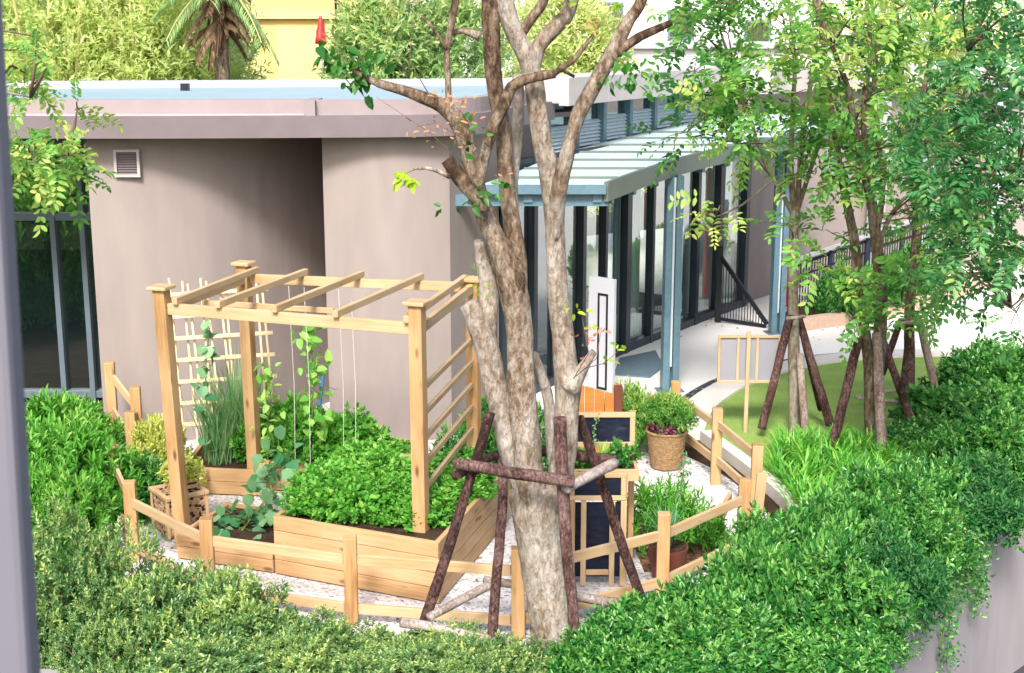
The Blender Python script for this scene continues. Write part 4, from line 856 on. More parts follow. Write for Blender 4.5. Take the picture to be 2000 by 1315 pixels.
for q in ((935, 560, 6), (945, 575, 6), (930, 530, 4)): tuft(q[0], q[1], 9.5, q[2], .06, .008, LM, .85, -.3, .03)
tw.build('twig', TWIG, MT, smooth=True); leaf_obj('leaves', LM, L_MAIN, MT, shape=BROAD); leaf_obj('dry_leaves', LD, L_DRY, MT)

# timber prop frame lashed round the big tree
def pole(mb_, pts, r, seed, tint=.3, n=10): mb_.tint = tint; mb_.tube(pts, r, n, step=.06, wob=.10, seed=seed)
PF = thing('tree_prop', 'rough timber frame of leaning poles and crossbars lashed round the big tree', 'tree prop', (.3, 9.7, 0))
def prop(name, tr, w0, w1, seed, mt=STAKE, tint=.3, par=PF):
    pts = [at(*q) for q in tr]; m = MB(); k = len(pts); pole(m, pts, [(w0 + (w1 - w0) * i / (k - 1)) * .44 * tr[i][2] / FPX for i in range(k)], seed, tint); return m.build(name, mt, par, smooth=True)
prop('leaning_pole', [(958, 805, 9.62), (920, 930, 9.5), (880, 1060, 9.42), (832, 1205, 9.35), (822, 1240, 9.33)], 24, 27, 31)
prop('leaning_pole', [(978, 880, 9.95), (982, 960, 9.75), (974, 1080, 9.5), (966, 1180, 9.35), (962, 1260, 9.28)], 20, 27, 32, tint=.1)
prop('leaning_pole', [(1094, 815, 9.50), (1098, 920, 9.46), (1106, 1060, 9.40), (1118, 1180, 9.36), (1126, 1300, 9.3)], 30, 27, 33, tint=.05)
prop('leaning_pole', [(1132, 815, 9.9), (1164, 910, 9.95), (1200, 1020, 10.0), (1242, 1140, 10.05), (1262, 1195, 10.08)], 22, 26, 34)
prop('crossbar', [(886, 904, 9.40), (960, 916, 9.36), (1040, 930, 9.34), (1120, 942, 9.36)], 27, 28, 35, tint=.1)
prop('crossbar', [(1104, 956, 9.38), (1150, 930, 9.6), (1200, 905, 9.85)], 24, 28, 36, STAKEP, .0)
prop('crossbar', [(1050, 880, 10.04), (1120, 888, 10.04), (1204, 900, 10.04)], 26, 26, 37, tint=.2)
prop('crossbar', [(890, 930, 9.45), (940, 900, 9.75), (985, 885, 10.02)], 24, 20, 38, tint=.2)
prop('low_crossbar', [(782, 1215, 9.25), (850, 1226, 9.28), (910, 1240, 9.28), (965, 1252, 9.27)], 26, 24, 39, STAKEP, .05)
prop('low_crossbar', [(838, 1206, 9.30), (900, 1172, 9.55), (962, 1140, 9.8)], 22, 22, 40, STAKEP, .12)
prop('low_crossbar', [(946, 1132, 9.98), (1000, 1142, 10.02), (1090, 1158, 10.06), (1180, 1174, 10.1), (1236, 1186, 10.12)], 20, 24, 41, STAKEP, .12)

# ------------------------------------------------------------------ young staked trees on the right
def crown(tree_t, rng, skel, spots, mt, name='crown', n_s=14, ln=.28, L=.105, W=.046, rad=.34, nl=10, twm=None, tint0=.35):
    SK = np.array([list(p) for p in skel]); PP = []; DD = []; TT = []; tm = MB()
    for (px, py, Y, sc, tn) in spots:
        c = at(px, py, Y); ca = np.array(c); d = np.linalg.norm((SK - ca) * np.array([1, 1, 1.0]) + np.array([0, 0, .0]), axis=1) + np.where(SK[:, 2] > ca[2], .5, 0); j = int(np.argmin(d)); b = Vector(SK[j])
        mid = b.lerp(c, .55) + V(*(rng.normal(0, .05, 3))) + V(0, 0, .06); tm.tube([b, mid, c], [.012, .009, .004], 6, step=.12, wob=.05, seed=int(rng.integers(1e6)))
        n = int(n_s * sc ** 2); q = rdir(rng, n) * (rad * sc * rng.random((n, 1)) ** .45) * np.array([1, 1, .75])
        for k in range(0, n, 4): tm.tube([c, V(*(ca + q[k] * .6)) + V(0, 0, .02), V(*(ca + q[k]))], [.005, .004, .002], 4)
        D = nrm(q) * .8 + rng.normal(0, .35, (n, 3)) + np.array([[0, 0, -.05]]); PP.append(ca + q); DD.append(D); TT.append(np.full(n, tn) + rng.normal(0, .09, n))
    lv = sprigs(rng, np.concatenate(PP), np.concatenate(DD), np.concatenate(TT), nl, ln, L, W, 1.0, planar=True, fwd=.35)
    tm.build('twig', TWIG, tree_t, smooth=True); leaf_obj(name, lv, mt, tree_t)
def ytree(label, base, limbs, Y, seed, spots, mt, tint=.2, n_s=14, extra=None, **kw):
    t = thing('young_tree', label, 'tree', tuple(base), 'young staked trees by the lawn'); m = MB(); sk = []
    for i, tr in enumerate(limbs): sk += limb(tr, Y, tint, 10, .07, seed + i, m, .12)
    m.build('trunk', BARK2, t, smooth=True); rng = np.random.default_rng(seed); crown(t, rng, sk, spots, mt, n_s=n_s, **kw); return t
def scatter(rng, rects, sc=(.75, 1.2), tn=(.0, .55)):
    out = []
    for (x0, x1, y0, y1, Y, n, *b) in rects:
        bias = b[0] if b else 0.
        for _ in range(n): out.append((rng.uniform(x0, x1), rng.uniform(y0, y1), Y + rng.uniform(-.9, .7), rng.uniform(*sc), rng.uniform(*tn) + bias))
    return out
r1 = np.random.default_rng(11)
sp1 = scatter(r1, [(1330, 1480, -40, 120, 15.3, 9), (1340, 1420, 130, 270, 15.2, 6, .1), (1420, 1620, 120, 300, 15.4, 15), (1480, 1660, -40, 140, 15.5, 13, .15), (1340, 1500, 255, 300, 15.2, 3), (1365, 1415, 400, 425, 15.1, 1, .1), (1530, 1610, 435, 455, 15.4, 1, .25), (1560, 1640, 330, 400, 15.5, 1)], (.6, 1.05))
ytree('young tree nearest the framed notice board with three thin stems', unp(1550, 852), [
    [(1552, 900, 30), (1552, 850, 29), (1552, 760, 28), (1550, 660, 26), (1549, 560, 22), (1550, 470, 22), (1552, 410, 20)],
    [(1552, 430, 16), (1545, 330, 12), (1548, 220, 11), (1552, 120, 9), (1540, 0, 7)], [(1556, 430, 16), (1562, 330, 12), (1572, 230, 11), (1590, 120, 9), (1600, -20, 7)],
    [(1556, 415, 12), (1580, 340, 10), (1610, 250, 9), (1640, 160, 7), (1670, 60, 5)], [(1550, 420, 12), (1520, 365, 10), (1485, 300, 9), (1462, 215, 8), (1430, 130, 7), (1400, 40, 5)], [(1485, 300, 7), (1440, 280, 5), (1380, 262, 3)], [(1510, 350, 6), (1450, 400, 5), (1395, 425, 3)]],
    15.4, 100, sp1, L_TREE, .1)
r2 = np.random.default_rng(12)
sp2 = scatter(r2, [(1600, 1780, -40, 150, 14.8, 12, .05), (1600, 1700, 150, 330, 14.8, 6, .1), (1700, 1820, 180, 360, 14.6, 8), (1620, 1690, 450, 535, 14.9, 2, .2), (1680, 1800, 540, 640, 14.6, 5, .05), (1630, 1700, 330, 430, 14.9, 3, .1), (1780, 1880, 380, 480, 14.6, 4, -.1)], (.6, 1.05))
ytree('young forked tree with the thickest dark trunk in the middle of the three', unp(1712, 890), [
    [(1706, 930, 38), (1704, 880, 36), (1702, 800, 32), (1698, 720, 28), (1688, 640, 26), (1676, 560, 24), (1670, 480, 22), (1655, 400, 19), (1640, 330, 15), (1628, 240, 12), (1612, 120, 10), (1600, 0, 8)],
    [(1704, 800, 24), (1716, 700, 32), (1720, 620, 30), (1718, 540, 27), (1708, 440, 25), (1700, 380, 24), (1682, 310, 20), (1668, 240, 16), (1655, 170, 13), (1625, 90, 10), (1590, 0, 8)],
    [(1700, 380, 16), (1690, 300, 14), (1688, 200, 12), (1700, 100, 10), (1690, -20, 9)], [(1712, 460, 14), (1725, 360, 12), (1712, 250, 13), (1708, 150, 11), (1718, 60, 9), (1740, -30, 6)], [(1716, 480, 10), (1740, 420, 9), (1790, 360, 6), (1830, 300, 4)], [(1690, 640, 8), (1720, 600, 5), (1760, 590, 3)]],
    14.8, 120, sp2, L_TREE, .35)
r3 = np.random.default_rng(13)
sp3 = scatter(r3, [(1700, 1900, -40, 120, 16.6, 12, .15), (1760, 1930, 120, 300, 16.6, 12, .1), (1720, 1860, 300, 420, 16.8, 5, .05), (1760, 1860, 490, 590, 16.6, 4, .1), (1830, 1950, 400, 500, 16.6, 4, .1)], (.65, 1.1))
ytree('young tree farthest along the lawn with a crossbar frame at its foot', unp(1775, 800), [
    [(1772, 830, 32), (1774, 790, 30), (1776, 700, 26), (1776, 620, 24), (1782, 540, 22), (1792, 450, 20), (1796, 380, 18), (1790, 300, 15), (1800, 200, 13), (1820, 100, 10), (1830, -20, 8)],
    [(1790, 460, 12), (1815, 380, 10), (1850, 300, 8), (1880, 200, 6), (1900, 80, 5)], [(1794, 330, 9), (1770, 230, 8), (1760, 100, 7), (1750, 0, 5)]],
    16.8, 140, sp3, L_TREE, .35)
r4 = np.random.default_rng(14)
sp4 = scatter(r4, [(1850, 2060, -60, 120, 12.3, 11, -.05), (1870, 2060, 120, 300, 12.3, 13, -.05), (1800, 1960, 300, 400, 12.3, 8, -.05), (1920, 2060, 300, 440, 12.4, 7), (1830, 1990, 420, 540, 12.2, 8), (1960, 2060, 480, 590, 12.2, 4), (1750, 1850, 260, 340, 12.4, 4, -.05), (1850, 1900, 520, 560, 12.2, 1), (1970, 1990, 600, 630, 12.1, 1)], (.6, 1.0), (.1, .5))
t4 = thing('tree', 'dark blue green feathery leafed tree reaching in from the right edge', 'tree', (4.9, 12.6, 0))
m = MB(); sk4 = limb([(2130, 1100, 40), (2120, 900, 38), (2110, 700, 34), (2090, 500, 28), (2060, 320, 22), (2030, 150, 16), (2000, -30, 10)], 12.6, .3, 10, .07, 160, m, .15)
for tr in ([(2090, 520, 16), (2010, 470, 11), (1930, 450, 7), (1850, 440, 4)], [(2065, 350, 14), (1990, 330, 9), (1900, 330, 6), (1800, 300, 4)], [(2035, 200, 12), (1960, 160, 8), (1890, 100, 4)], [(2090, 560, 10), (2030, 560, 7), (1975, 600, 4)]): sk4 += limb(tr, 12.45, .3, 8, .05, 170, m, .15)
m.build('trunk', BARK2, t4, smooth=True); crown(t4, r4, sk4, sp4, L_BLUE, n_s=17, rad=.30, ln=.24, L=.085, W=.038, nl=12)
r5 = np.random.default_rng(15)
sp5 = scatter(r5, [(40, 145, 285, 335, 8.6, 8, .05), (20, 100, 140, 220, 8.7, 2), (20, 80, 20, 110, 8.8, 3, .1), (145, 160, 212, 220, 8.6, 1, .1)], (.45, .68), (.2, .6))
t5 = thing('tree', 'light green feathery branch hanging beside the window jamb at the left', 'tree', (-4.2, 8.9, 0))
m = MB(); sk5 = limb([(-330, 1500, 44), (-300, 1000, 40), (-250, 600, 34), (-190, 350, 26), (-120, 180, 18), (-60, 60, 10)], 8.9, .2, 10, .07, 180, m, .15)
for tr in ([(-200, 380, 14), (-80, 330, 10), (30, 310, 6), (110, 330, 3)], [(-130, 200, 10), (-20, 180, 6), (60, 190, 4)], [(-70, 80, 8), (10, 60, 5), (60, 70, 3)]): sk5 += limb(tr, 8.7, .2, 8, .05, 190, m, .12)
m.build('trunk', BARK2, t5, smooth=True); crown(t5, r5, sk5, sp5, L_TREE, n_s=34, rad=.24, ln=.18, L=.06, W=.028, nl=12)

# stakes propping the young trees
def stakes(label, rows, Y, seed, extra=()):
    a = rows[0]; t = thing('tree_prop', label, 'tree prop', tuple(at(rows[0][2], rows[0][3], Y)[:2]) + (0,), 'timber stakes round the young trees')
    for i, (x0, y0, x1, y1, w_, dy) in enumerate(rows): prop('leaning_pole', [(x0, y0, Y + dy * .2), ((x0 + x1) / 2, (y0 + y1) / 2, Y + dy * .6), (x1, y1, Y + dy)], w_, w_ * 1.15, seed + i, STAKE if i % 3 != 1 else STAKEP, .15 + .1 * (i % 2), t)
    for i, (x0, y0, x1, y1, w_) in enumerate(extra): prop('crossbar', [(x0, y0, Y - .25), ((x0 + x1) / 2, (y0 + y1) / 2 + 1, Y - .22), (x1, y1, Y - .18)], w_, w_, seed + 20 + i, STAKEP, .1, t)
stakes('four dark leaning stakes tied to the young tree by the notice board', [(1544, 615, 1488, 838, 18, -.2), (1562, 690, 1576, 890, 16, -.45), (1558, 615, 1622, 830, 18, .1), (1560, 625, 1604, 800, 14, .3)], 15.4, 300, ((1536, 622, 1572, 618, 8),))
stakes('three dark stakes leaning on the thick forked young tree', [(1678, 660, 1616, 912, 20, -.35), (1712, 650, 1724, 912, 21, -.5), (1722, 660, 1786, 838, 18, .3)], 14.8, 320)
stakes('stakes and low crossbars framing the farthest young tree', [(1778, 630, 1774, 790, 18, -.4), (1796, 625, 1828, 765, 17, .1), (1760, 625, 1722, 730, 15, .4), (1776, 640, 1752, 850, 12, -.7)], 16.8, 340, ((1750, 632, 1812, 626, 9), (1672, 776, 1830, 792, 10), (1700, 765, 1780, 760, 8), (1775, 805, 1840, 768, 9)))

# ------------------------------------------------------------------ hedge shrubs along the terrace edge
hg = 'shrubs of the grey green hedge along the front'
HF = [('leftmost grey green shrub against the window jamb', -3.25, 9.85, .62, .75, 0.96), ('grey green shrub below the twig crate corner of the fence', -2.72, 9.72, .55, .55, 0.69), ('grey green shrub below the second front fence post from the left', -2.10, 9.62, .52, .50, 0.57), ('grey green shrub left of the tiny spotlight', -1.55, 9.46, .48, .45, 0.38), ('grey green shrub below the middle fence post of the front', -1.02, 9.40, .5, .42, 0.28), ('grey green shrub left of the leaning prop pole', -.5, 9.32, .46, .42, .36), ('grey green shrub at the left foot of the big trunk', .0, 9.3, .42, .38, 0.21), ('grey green shrub in front of the lowest prop crossbar', -.42, 9.04, .42, .34, .44), ('low shrub right before the big trunk', .42, 9.26, .34, .34, 0.21), ('lower shrub in the bottom left corner beside the jamb', -3.0, 9.25, .55, .40, 0.53), ('low grey shrub at the bottom edge under the second fence bay', -2.2, 9.15, .6, .40, 0.41), ('low grey shrub at the bottom edge below the spotlight', -1.45, 9.08, .55, .38, 0.31), ('low grey shrub at the bottom edge below the middle fence post', -.75, 9.0, .55, .38, .38), ('low grey shrub at the bottom edge left of the big trunk', -.1, 8.98, .5, .36, .40)]
for i, (lb, x, y, a, b, c) in enumerate(HF):
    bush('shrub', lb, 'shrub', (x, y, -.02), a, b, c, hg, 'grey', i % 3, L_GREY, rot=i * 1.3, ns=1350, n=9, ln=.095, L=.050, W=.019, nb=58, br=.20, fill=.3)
hg = 'shrubs of the bright green hedge on the right'
HR = [('bright shrub just right of the big trunk', .92, 9.45, .48, .42, .50), ('low bright shrub at the bottom edge right of the big trunk', .75, 9.0, .55, .38, .42), ('low bright shrub at the bottom edge below the chalkboard stand', 1.5, 9.15, .6, .42, .50), ('bright shrub below the fence post by the chalkboard stand', 1.42, 9.62, .52, .46, .62), ('rounded bright shrub before the right corner fence bay', 1.92, 9.9, .52, .5, .80), ('large front shrub at the lower right where the hedge bends', 2.28, 9.72, .62, .5, .72), ('bright shrub beside the right corner fence post', 2.42, 10.6, .5, .5, .80), ('low bright shrub at the bottom edge under the hedge bend', 2.15, 9.15, .5, .42, .42), ('low yellowish shrub at the bottom right edge of the hedge', 2.6, 9.75, .42, .38, .34), ('tall bright shrub before the strap leaved plants', 2.92, 11.1, .52, .52, .72), ('dark glossy shrub behind the wall bend', 3.05, 10.55, .48, .48, .62), ('shrub above the first bare stretch of wall', 3.55, 11.5, .52, .5, .66), ('shrub right of the strap leaved plants below the thick forked tree', 3.62, 12.1, .58, .55, .70), ('dark shrub above the right wall', 4.25, 12.4, .6, .55, .66), ('shrub at the right edge above the wall', 4.95, 13.3, .65, .6, .74), ('bluish shrub in the right corner of the hedge', 5.2, 13.9, .7, .7, .80)]
for i, (lb, x, y, a, b, c) in enumerate(HR):
    dk = lb.startswith(('dark', 'bluish'))
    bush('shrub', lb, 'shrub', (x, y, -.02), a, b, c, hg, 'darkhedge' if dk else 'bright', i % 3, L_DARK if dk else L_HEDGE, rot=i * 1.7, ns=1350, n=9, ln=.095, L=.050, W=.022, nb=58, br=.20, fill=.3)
for i, (x, y, a, c, lb) in enumerate(((4.55, 14.5, .6, .42, 'leafy green bush at the lawn edge before the far young tree'), (5.35, 15.3, .8, .62, 'broad leafy bush behind the right hedge'), (6.2, 15.9, .8, .74, 'leafy bush at the far right edge of the lawn'), (6.1, 16.9, .8, .75, 'low leafy bush at the far right end of the lawn kerb'))):
    bush('shrub', lb, 'shrub', (x, y, -.02), a, a * .9, c, 'leafy bushes by the lawn', 'bright', i % 3, L_HEDGE, rot=i * 2.1)
# trailing creeper on the wall
CRP = thing('creeper', 'trailing ivy hanging over the right retaining wall', 'creeper', (4.0, 11.6, .1)); rc = np.random.default_rng(21); cm = MB(); CL_ = []
for k in range(26):
    s_ = rc.uniform(0, 1); p, tg = along(WALLLINE, xlen(WALLLINE)[np.argmin([abs(q.x - 3.2) for q in WALLLINE])] + s_ * 2.6)
    ou = V(tg.y, -tg.x, 0); ln_ = rc.uniform(.15, .45) + (.75 * math.exp(-((s_ - .42) / .10) ** 2)) + (.5 * math.exp(-((s_ - .75) / .08) ** 2)); a = p - ou * .12 + V(0, 0, .2); b = p + ou * .05 + V(0, 0, .12); c = p + ou * .06 + tg * rc.normal(0, .06) + V(0, 0, .1 - ln_)
    cm.tube([a, b, c], [.005, .005, .002], 5); n = int(30 + 90 * ln_); u_ = rc.random((n, 1)); P = np.where(u_ < .25, np.array(a) + (np.array(b) - np.array(a)) * u_ * 4, np.array(b) + (np.array(c) - np.array(b)) * (u_ - .25) / .75) + rc.normal(0, .04, (n, 3)) * np.array([[1, 1, .6]]) + np.array(ou) * .03
    D = rdir(rc, n) * .7 + np.array([[0, 0, -.4]]) + np.array(ou) * .4; CL_.append((P, D, np.array(ou)[None] + rdir(rc, n) * .5 + np.array([[0, 0, .4]]), rc.uniform(.03, .05, n), rc.uniform(.02, .032, n), rc.uniform(.15, .6, n)))
cm.build('stem', STEMG, CRP); leaf_obj('leaves', CL_, L_HEDGE, CRP)
# left bush with long leaves
for i, (x, y, a, c, lb) in enumerate(((-4.35, 12.55, .72, .92, 'dense bright long leafed bush beside the left fence post'), (-4.75, 13.6, .75, .85, 'bright leafy bush below the left curtain wall'), (-4.1, 11.6, .62, .80, 'bright leafy bush above the leftmost grey shrub'), (-5.0, 12.3, .8, .95, 'bright leafy bush half hidden by the window jamb'))):
    bush('shrub', lb, 'shrub', (x, y, -.02), a, a * .9, c, 'bright bushes outside the left fence', 'longleaf', i % 2, L_HERB, rot=i, ns=700, n=8, ln=.14, L=.105, W=.03, nb=12, br=.42, fill=.4)
# strap leaved ground cover
rs = np.random.default_rng(31); parts = []
poly = [(2.75, 12.5), (2.78, 13.4), (2.72, 14.2), (3.2, 14.9), (4.1, 15.0), (4.9, 14.9), (4.4, 13.7), (3.7, 13.1), (3.2, 12.2), (2.85, 11.6)]
def inside(x, y, P):
    c = False; j = len(P) - 1
    for i in range(len(P)):
        if (P[i][1] > y) != (P[j][1] > y) and x < (P[j][0] - P[i][0]) * (y - P[i][1]) / (P[j][1] - P[i][1]) + P[i][0]: c = not c
        j = i
    return c
k = 0
while k < 150:
    x, y = rs.uniform(2.5, 5), rs.uniform(11.5, 15.1)
    if not inside(x, y, poly): continue
    k += 1; n = 22; P = np.array([[x, y, -.02]]) + rs.normal(0, .03, (n, 3)) * np.array([[1, 1, 0]])
    parts.append(blades(P, rs.uniform(0, 6.28, n), rs.uniform(.28, .47, n), rs.uniform(.018, .03, n), rs.uniform(.1, .5, n), rs.uniform(.15, .55, n), np.clip(rs.normal(.4, .18, n), 0, 1)))
o = blade_obj('strap_leaf_groundcover', parts, L_STRAP, loc=(0, 0, 0), kind='stuff'); tag(o, 'bright strap leaved ground cover between the garden kerb and the hedge', 'ground cover')

# ------------------------------------------------------------------ plants in the beds
def herb(name, lb, x, y, z, a, b, c, kind, mt, var=0, group=None, **kw): return bush(name, lb, 'plant', (x, y, z), a, b, c, group, kind, var, mt, rot=x * 7 + y, **kw)
g1 = 'herb bushes in the large raised bed'
for i, (x, y, a, c, lb) in enumerate(((-1.62, 11.6, .36, .30, 'bright herb bush in the front left corner of the large bed'), (-1.2, 11.5, .42, .38, 'fullest bright herb bush at the front of the large bed'), (-.80, 11.4, .33, .26, 'herb bush at the foot of the right front pergola post'), (-.45, 11.95, .34, .22, 'herb bush behind the ladder rails of the pergola'), (-.95, 12.05, .42, .24, 'herb bush in the middle of the large bed'), (-1.45, 12.2, .38, .30, 'herb bush at the left back of the large bed'), (-.5, 12.45, .33, .20, 'small herb bush at the back right of the large bed'))):
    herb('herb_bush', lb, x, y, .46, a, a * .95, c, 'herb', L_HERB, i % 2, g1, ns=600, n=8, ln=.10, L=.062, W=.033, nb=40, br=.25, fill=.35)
g2 = 'leafy plants in the back raised bed'
for i, (x, y, a, c, lb) in enumerate(((-2.15, 13.7, .40, .48, 'pale green bushy plant beside the left back pergola post'), (-1.75, 13.75, .42, .38, 'bushy plant in the middle of the back bed'), (-1.28, 13.7, .34, .16, 'low bushy plant at the right of the back bed'), (-2.55, 13.85, .30, .36, 'light leafy clump behind the left back post'))):
    herb('leafy_plant', lb, x, y, .24, a, a * .9, c, 'herb', L_HERB, (i + 1) % 2, g2)
herb('shrub', 'yellow green shrub between the stepped fence and the pergola', -3.5, 13.35, -.01, .42, .42, .78, 'yellowshrub', L_YEL, ns=700, n=8, ln=.09, L=.05, W=.024, fill=.5)
herb('shrub', 'dark green low shrub behind the twig crate', -3.62, 12.85, -.01, .36, .36, .5, 'darkherb', L_HEDGE, ns=500, n=8, ln=.09, L=.055, W=.02)
herb('leafy_plant', 'yellow green leafy plant in the little slatted box', -3.08, 12.36, .46, .17, .17, .17, 'boxplant', L_YEL, ns=60, n=7, ln=.06, L=.06, W=.034)
for i, (x, y, z, a, c, lb) in enumerate(((-.35, 13.9, 0, .38, .62, 'green shrub against the side wall behind the ladder rails'), (-.05, 14.6, 0, .4, .7, 'green shrub at the corner of the side wall'), (.15, 13.5, 0, .35, .5, 'small green shrub behind the big stems'))):
    herb('shrub', lb, x, y, z, a, a, c, 'darkherb', L_HEDGE, 0, 'shrubs by the side wall')
# lemongrass
LGT = thing('lemongrass', 'tall blue green lemongrass clump in front of the lattice', 'plant', (-3.0, 13.85, .24)); rl = np.random.default_rng(41); parts = []
for (x, y, n, L) in ((-3.1, 13.75, 130, 1.0), (-2.9, 13.9, 170, 1.3), (-2.68, 13.8, 130, 1.25), (-3.0, 13.62, 90, .8)):
    P = np.array([[x, y, .24]]) + rl.normal(0, .05, (n, 3)) * np.array([[1, 1, 0]]); parts.append(blades(P, rl.uniform(0, 6.28, n), rl.uniform(.55, 1, n) * L, rl.uniform(.008, .014, n), rl.uniform(.05, .35, n), rl.uniform(.0, .35, n) ** 1.3, np.clip(rl.normal(.45, .2, n), 0, 1)))
blade_obj('blades', parts, leafmat('grass_blade', (.05, .18, .06), (.16, .36, .14), (.42, .54, .26)), LGT)
# climbers on the strings, with broad leaves
def climber(name, lb, path, Y, n, L, mt, tint, seed, cat='plant', W=.6, r=.006, sp=.05):
    rg = np.random.default_rng(seed); pts = [at(*q, Y) if len(q) == 2 else at(q[0], q[1], q[2]) for q in path]; t = thing(name, lb, cat, tuple(pts[0])); m = MB(); m.tube(pts, [r] * (len(pts) - 1) + [r * .4], 6, step=.06, wob=.1, seed=seed); pet = MB(); lv = []
    P = []; 
    for k in range(n):
        u_ = (k + rg.uniform(.2, .8)) / n * (len(pts) - 1); i = min(int(u_), len(pts) - 2); p = pts[i].lerp(pts[i + 1], u_ - i); q = p + V(*(rg.normal(0, sp, 3))); m.tube([p, (p + q) / 2 + V(0, 0, .01), q], [.003, .003, .002], 4); P.append(q)
    P = np.array([list(q) for q in P]); D = rdir(rg, n) * .8 + np.array([[0, -.2, -.25]]); N = rdir(rg, n) * .5 + np.array([[0, -.45, .8]]); s_ = rg.uniform(.6, 1.15, n)
    m.build('stem', STEMG, t, smooth=True); leaf_obj('leaves', [(P, D, N, L * s_, L * W * s_, np.clip(rg.normal(tint, .15, n), 0, 1))], mt, t, shape=BROAD); return t
climber('climbing_plant', 'climber with pale green leaves on the strings before the recess', [(612, 850), (610, 780), (618, 720), (606, 670), (596, 635)], 13.45, 70, .12, L_HERB, .55, 51, sp=.07)
climber('climbing_plant', 'climber with pale leaves on the right side of the left back post', [(522, 930), (524, 840), (520, 780), (516, 710)], 13.3, 60, .095, L_HERB, .7, 52, sp=.06)
climber('climbing_plant', 'climbing squash stem with a few large leaves up the lattice', [(408, 910), (404, 820), (402, 740), (404, 690), (412, 630)], 13.55, 26, .13, L_SQUASH, .5, 53, W=.95, sp=.05)
climber('squash_plant', 'squash vine with broad bluish leaves trailing over the low front bed', [(440, 1085, 11.7), (470, 1040, 11.75), (500, 1000, 11.9), (530, 960, 12.1), (520, 920, 12.6), (560, 900, 12.9)], 12, 95, .125, L_SQUASH, .45, 54, W=1.05, r=.009, sp=.13)
climber('squash_plant', 'squash plant of broad leaves filling the low front bed', [(385, 1080, 11.75), (430, 1060, 11.8), (470, 1078, 11.65), (530, 1085, 11.55), (500, 1050, 11.9)], 11.7, 85, .11, L_SQUASH, .4, 55, W=1.0, sp=.10)
climber('leafy_plant', 'thin seedling with small leaves beside the wicker pot', [(1330, 965, 13.2), (1334, 930, 13.2), (1336, 895, 13.2)], 13.2, 40, .06, L_SQUASH, .3, 56, W=.4, sp=.05)
climber('leafy_plant', 'thin trailing sprig in front of the upper chalkboard', [(1158, 885, 11.35), (1160, 850, 11.33), (1168, 810, 11.32)], 11.3, 26, .03, L_SQUASH, .8, 57, W=.6, sp=.015, r=.003)
# stand plants, pot plants, mulch bed plants
def fan(name, lb, x, y, z, n, L, W, mt, seed, lean=(.1, .6), tint=.5):
    rg = np.random.default_rng(seed); P = np.array([[x, y, z]]) + rg.normal(0, .015, (n, 3)) * np.array([[1, 1, 0]]); t = thing(name, lb, 'plant', (x, y, z))
    blade_obj('leaves', [blades(P, rg.uniform(0, 6.28, n), rg.uniform(.6, 1, n) * L, rg.uniform(.7, 1, n) * W, rg.uniform(*lean, n), rg.uniform(.1, .4, n), np.clip(rg.normal(tint, .15, n), 0, 1))], mt, t); return t
fan('fern', 'bright spiky fern in the tray of the chalkboard stand', .76, 11.22, .98, 46, .26, .022, L_HERB, 61)
fan('fern', 'small bright spiky fern left of the stand tray middle', .6, 11.25, .98, 30, .2, .018, L_HERB, 62)
herb('leafy_plant', 'dark leafy plant at the right of the stand tray', .93, 11.22, .97, .13, .12, .17, 'trayplant', L_HEDGE, ns=60, n=7, ln=.05, L=.05, W=.03)
herb('leafy_plant', 'dark leafy plant at the left end of the stand tray', .55, 11.15, .97, .1, .1, .13, 'trayplant', L_HEDGE)
fan('spiky_plant', 'yellow green spiky plant behind the dark red screen post', 1.46, 15.0, .28, 40, .42, .03, L_YEL, 63, tint=.3); tp = MB().tube([(1.46, 15.0, -.01), (1.46, 15.0, .29)], [.1, .13], 20)
tag(tp.build('plant_pot', WHITEP, loc=(1.46, 15.0, 0)), 'pale round pot of the spiky plant behind the dark red screen post', 'plant pot')
herb('shrub', 'round green shrub growing in the wicker pot', 1.66, 14.25, .40, .25, .25, .31, 'potshrub', L_TREE, ns=420, n=8, ln=.09, L=.05, W=.014)
rf = np.random.default_rng(64); n = 160; a = rf.uniform(0, 6.28, n); P = np.stack([1.66 + np.cos(a) * .19, 14.25 + np.sin(a) * .19, .42 + rf.uniform(0, .09, n)], 1)
tag(leaf_obj('flower_ring', [(P, rdir(rf, n), rdir(rf, n), np.full(n, .04), np.full(n, .025), rf.uniform(0, .6, n))], L_FLOW, loc=(1.66, 14.25, .4)), 'purple and pink flowers round the rim of the wicker pot', 'flowers')
herb('shrub', 'pale green bush behind the wicker pot by the fence rail', 1.3, 14.9, 0, .35, .3, .55, 'potshrub', L_TREE)
fan('leafy_plant', 'narrow leafed plant growing tall in the dark pot', 1.33, 11.12, .30, 70, .42, .016, L_SQUASH, 65, (.05, .5), .5)
for i, (x, y, a, c, lb) in enumerate(((1.22, 11.75, .30, .48, 'bushy narrow leafed plant left in the mulch bed'), (1.55, 11.75, .28, .42, 'bushy green plant in the middle of the mulch bed'), (1.42, 12.25, .26, .36, 'small green plant at the back of the mulch bed'), (1.78, 11.75, .18, .28, 'small plant at the right of the mulch bed beside the plank'))):
    herb('leafy_plant', lb, x, y, 0, a, a, c, 'mulchplant', L_STRAP, 1, 'plants in the mulch bed', ns=75, n=9, ln=.17, L=.095, W=.020, fill=.2)
for i, (x, y, a, c, lb) in enumerate(((5.35, 21.95, .5, .8, 'green bush on the ledge bed before the ramp railing'), (6.1, 22.6, .5, .7, 'green bush further along the ledge bed'), (6.9, 23.4, .5, .7, 'yellow tipped bush at the upper end of the ledge bed'))):
    bush('shrub', lb, 'shrub', (x, y, .1), a, a, c, 'bushes on the ledge bed', 'bright', i % 3, L_HEDGE, rot=i * 2.3)

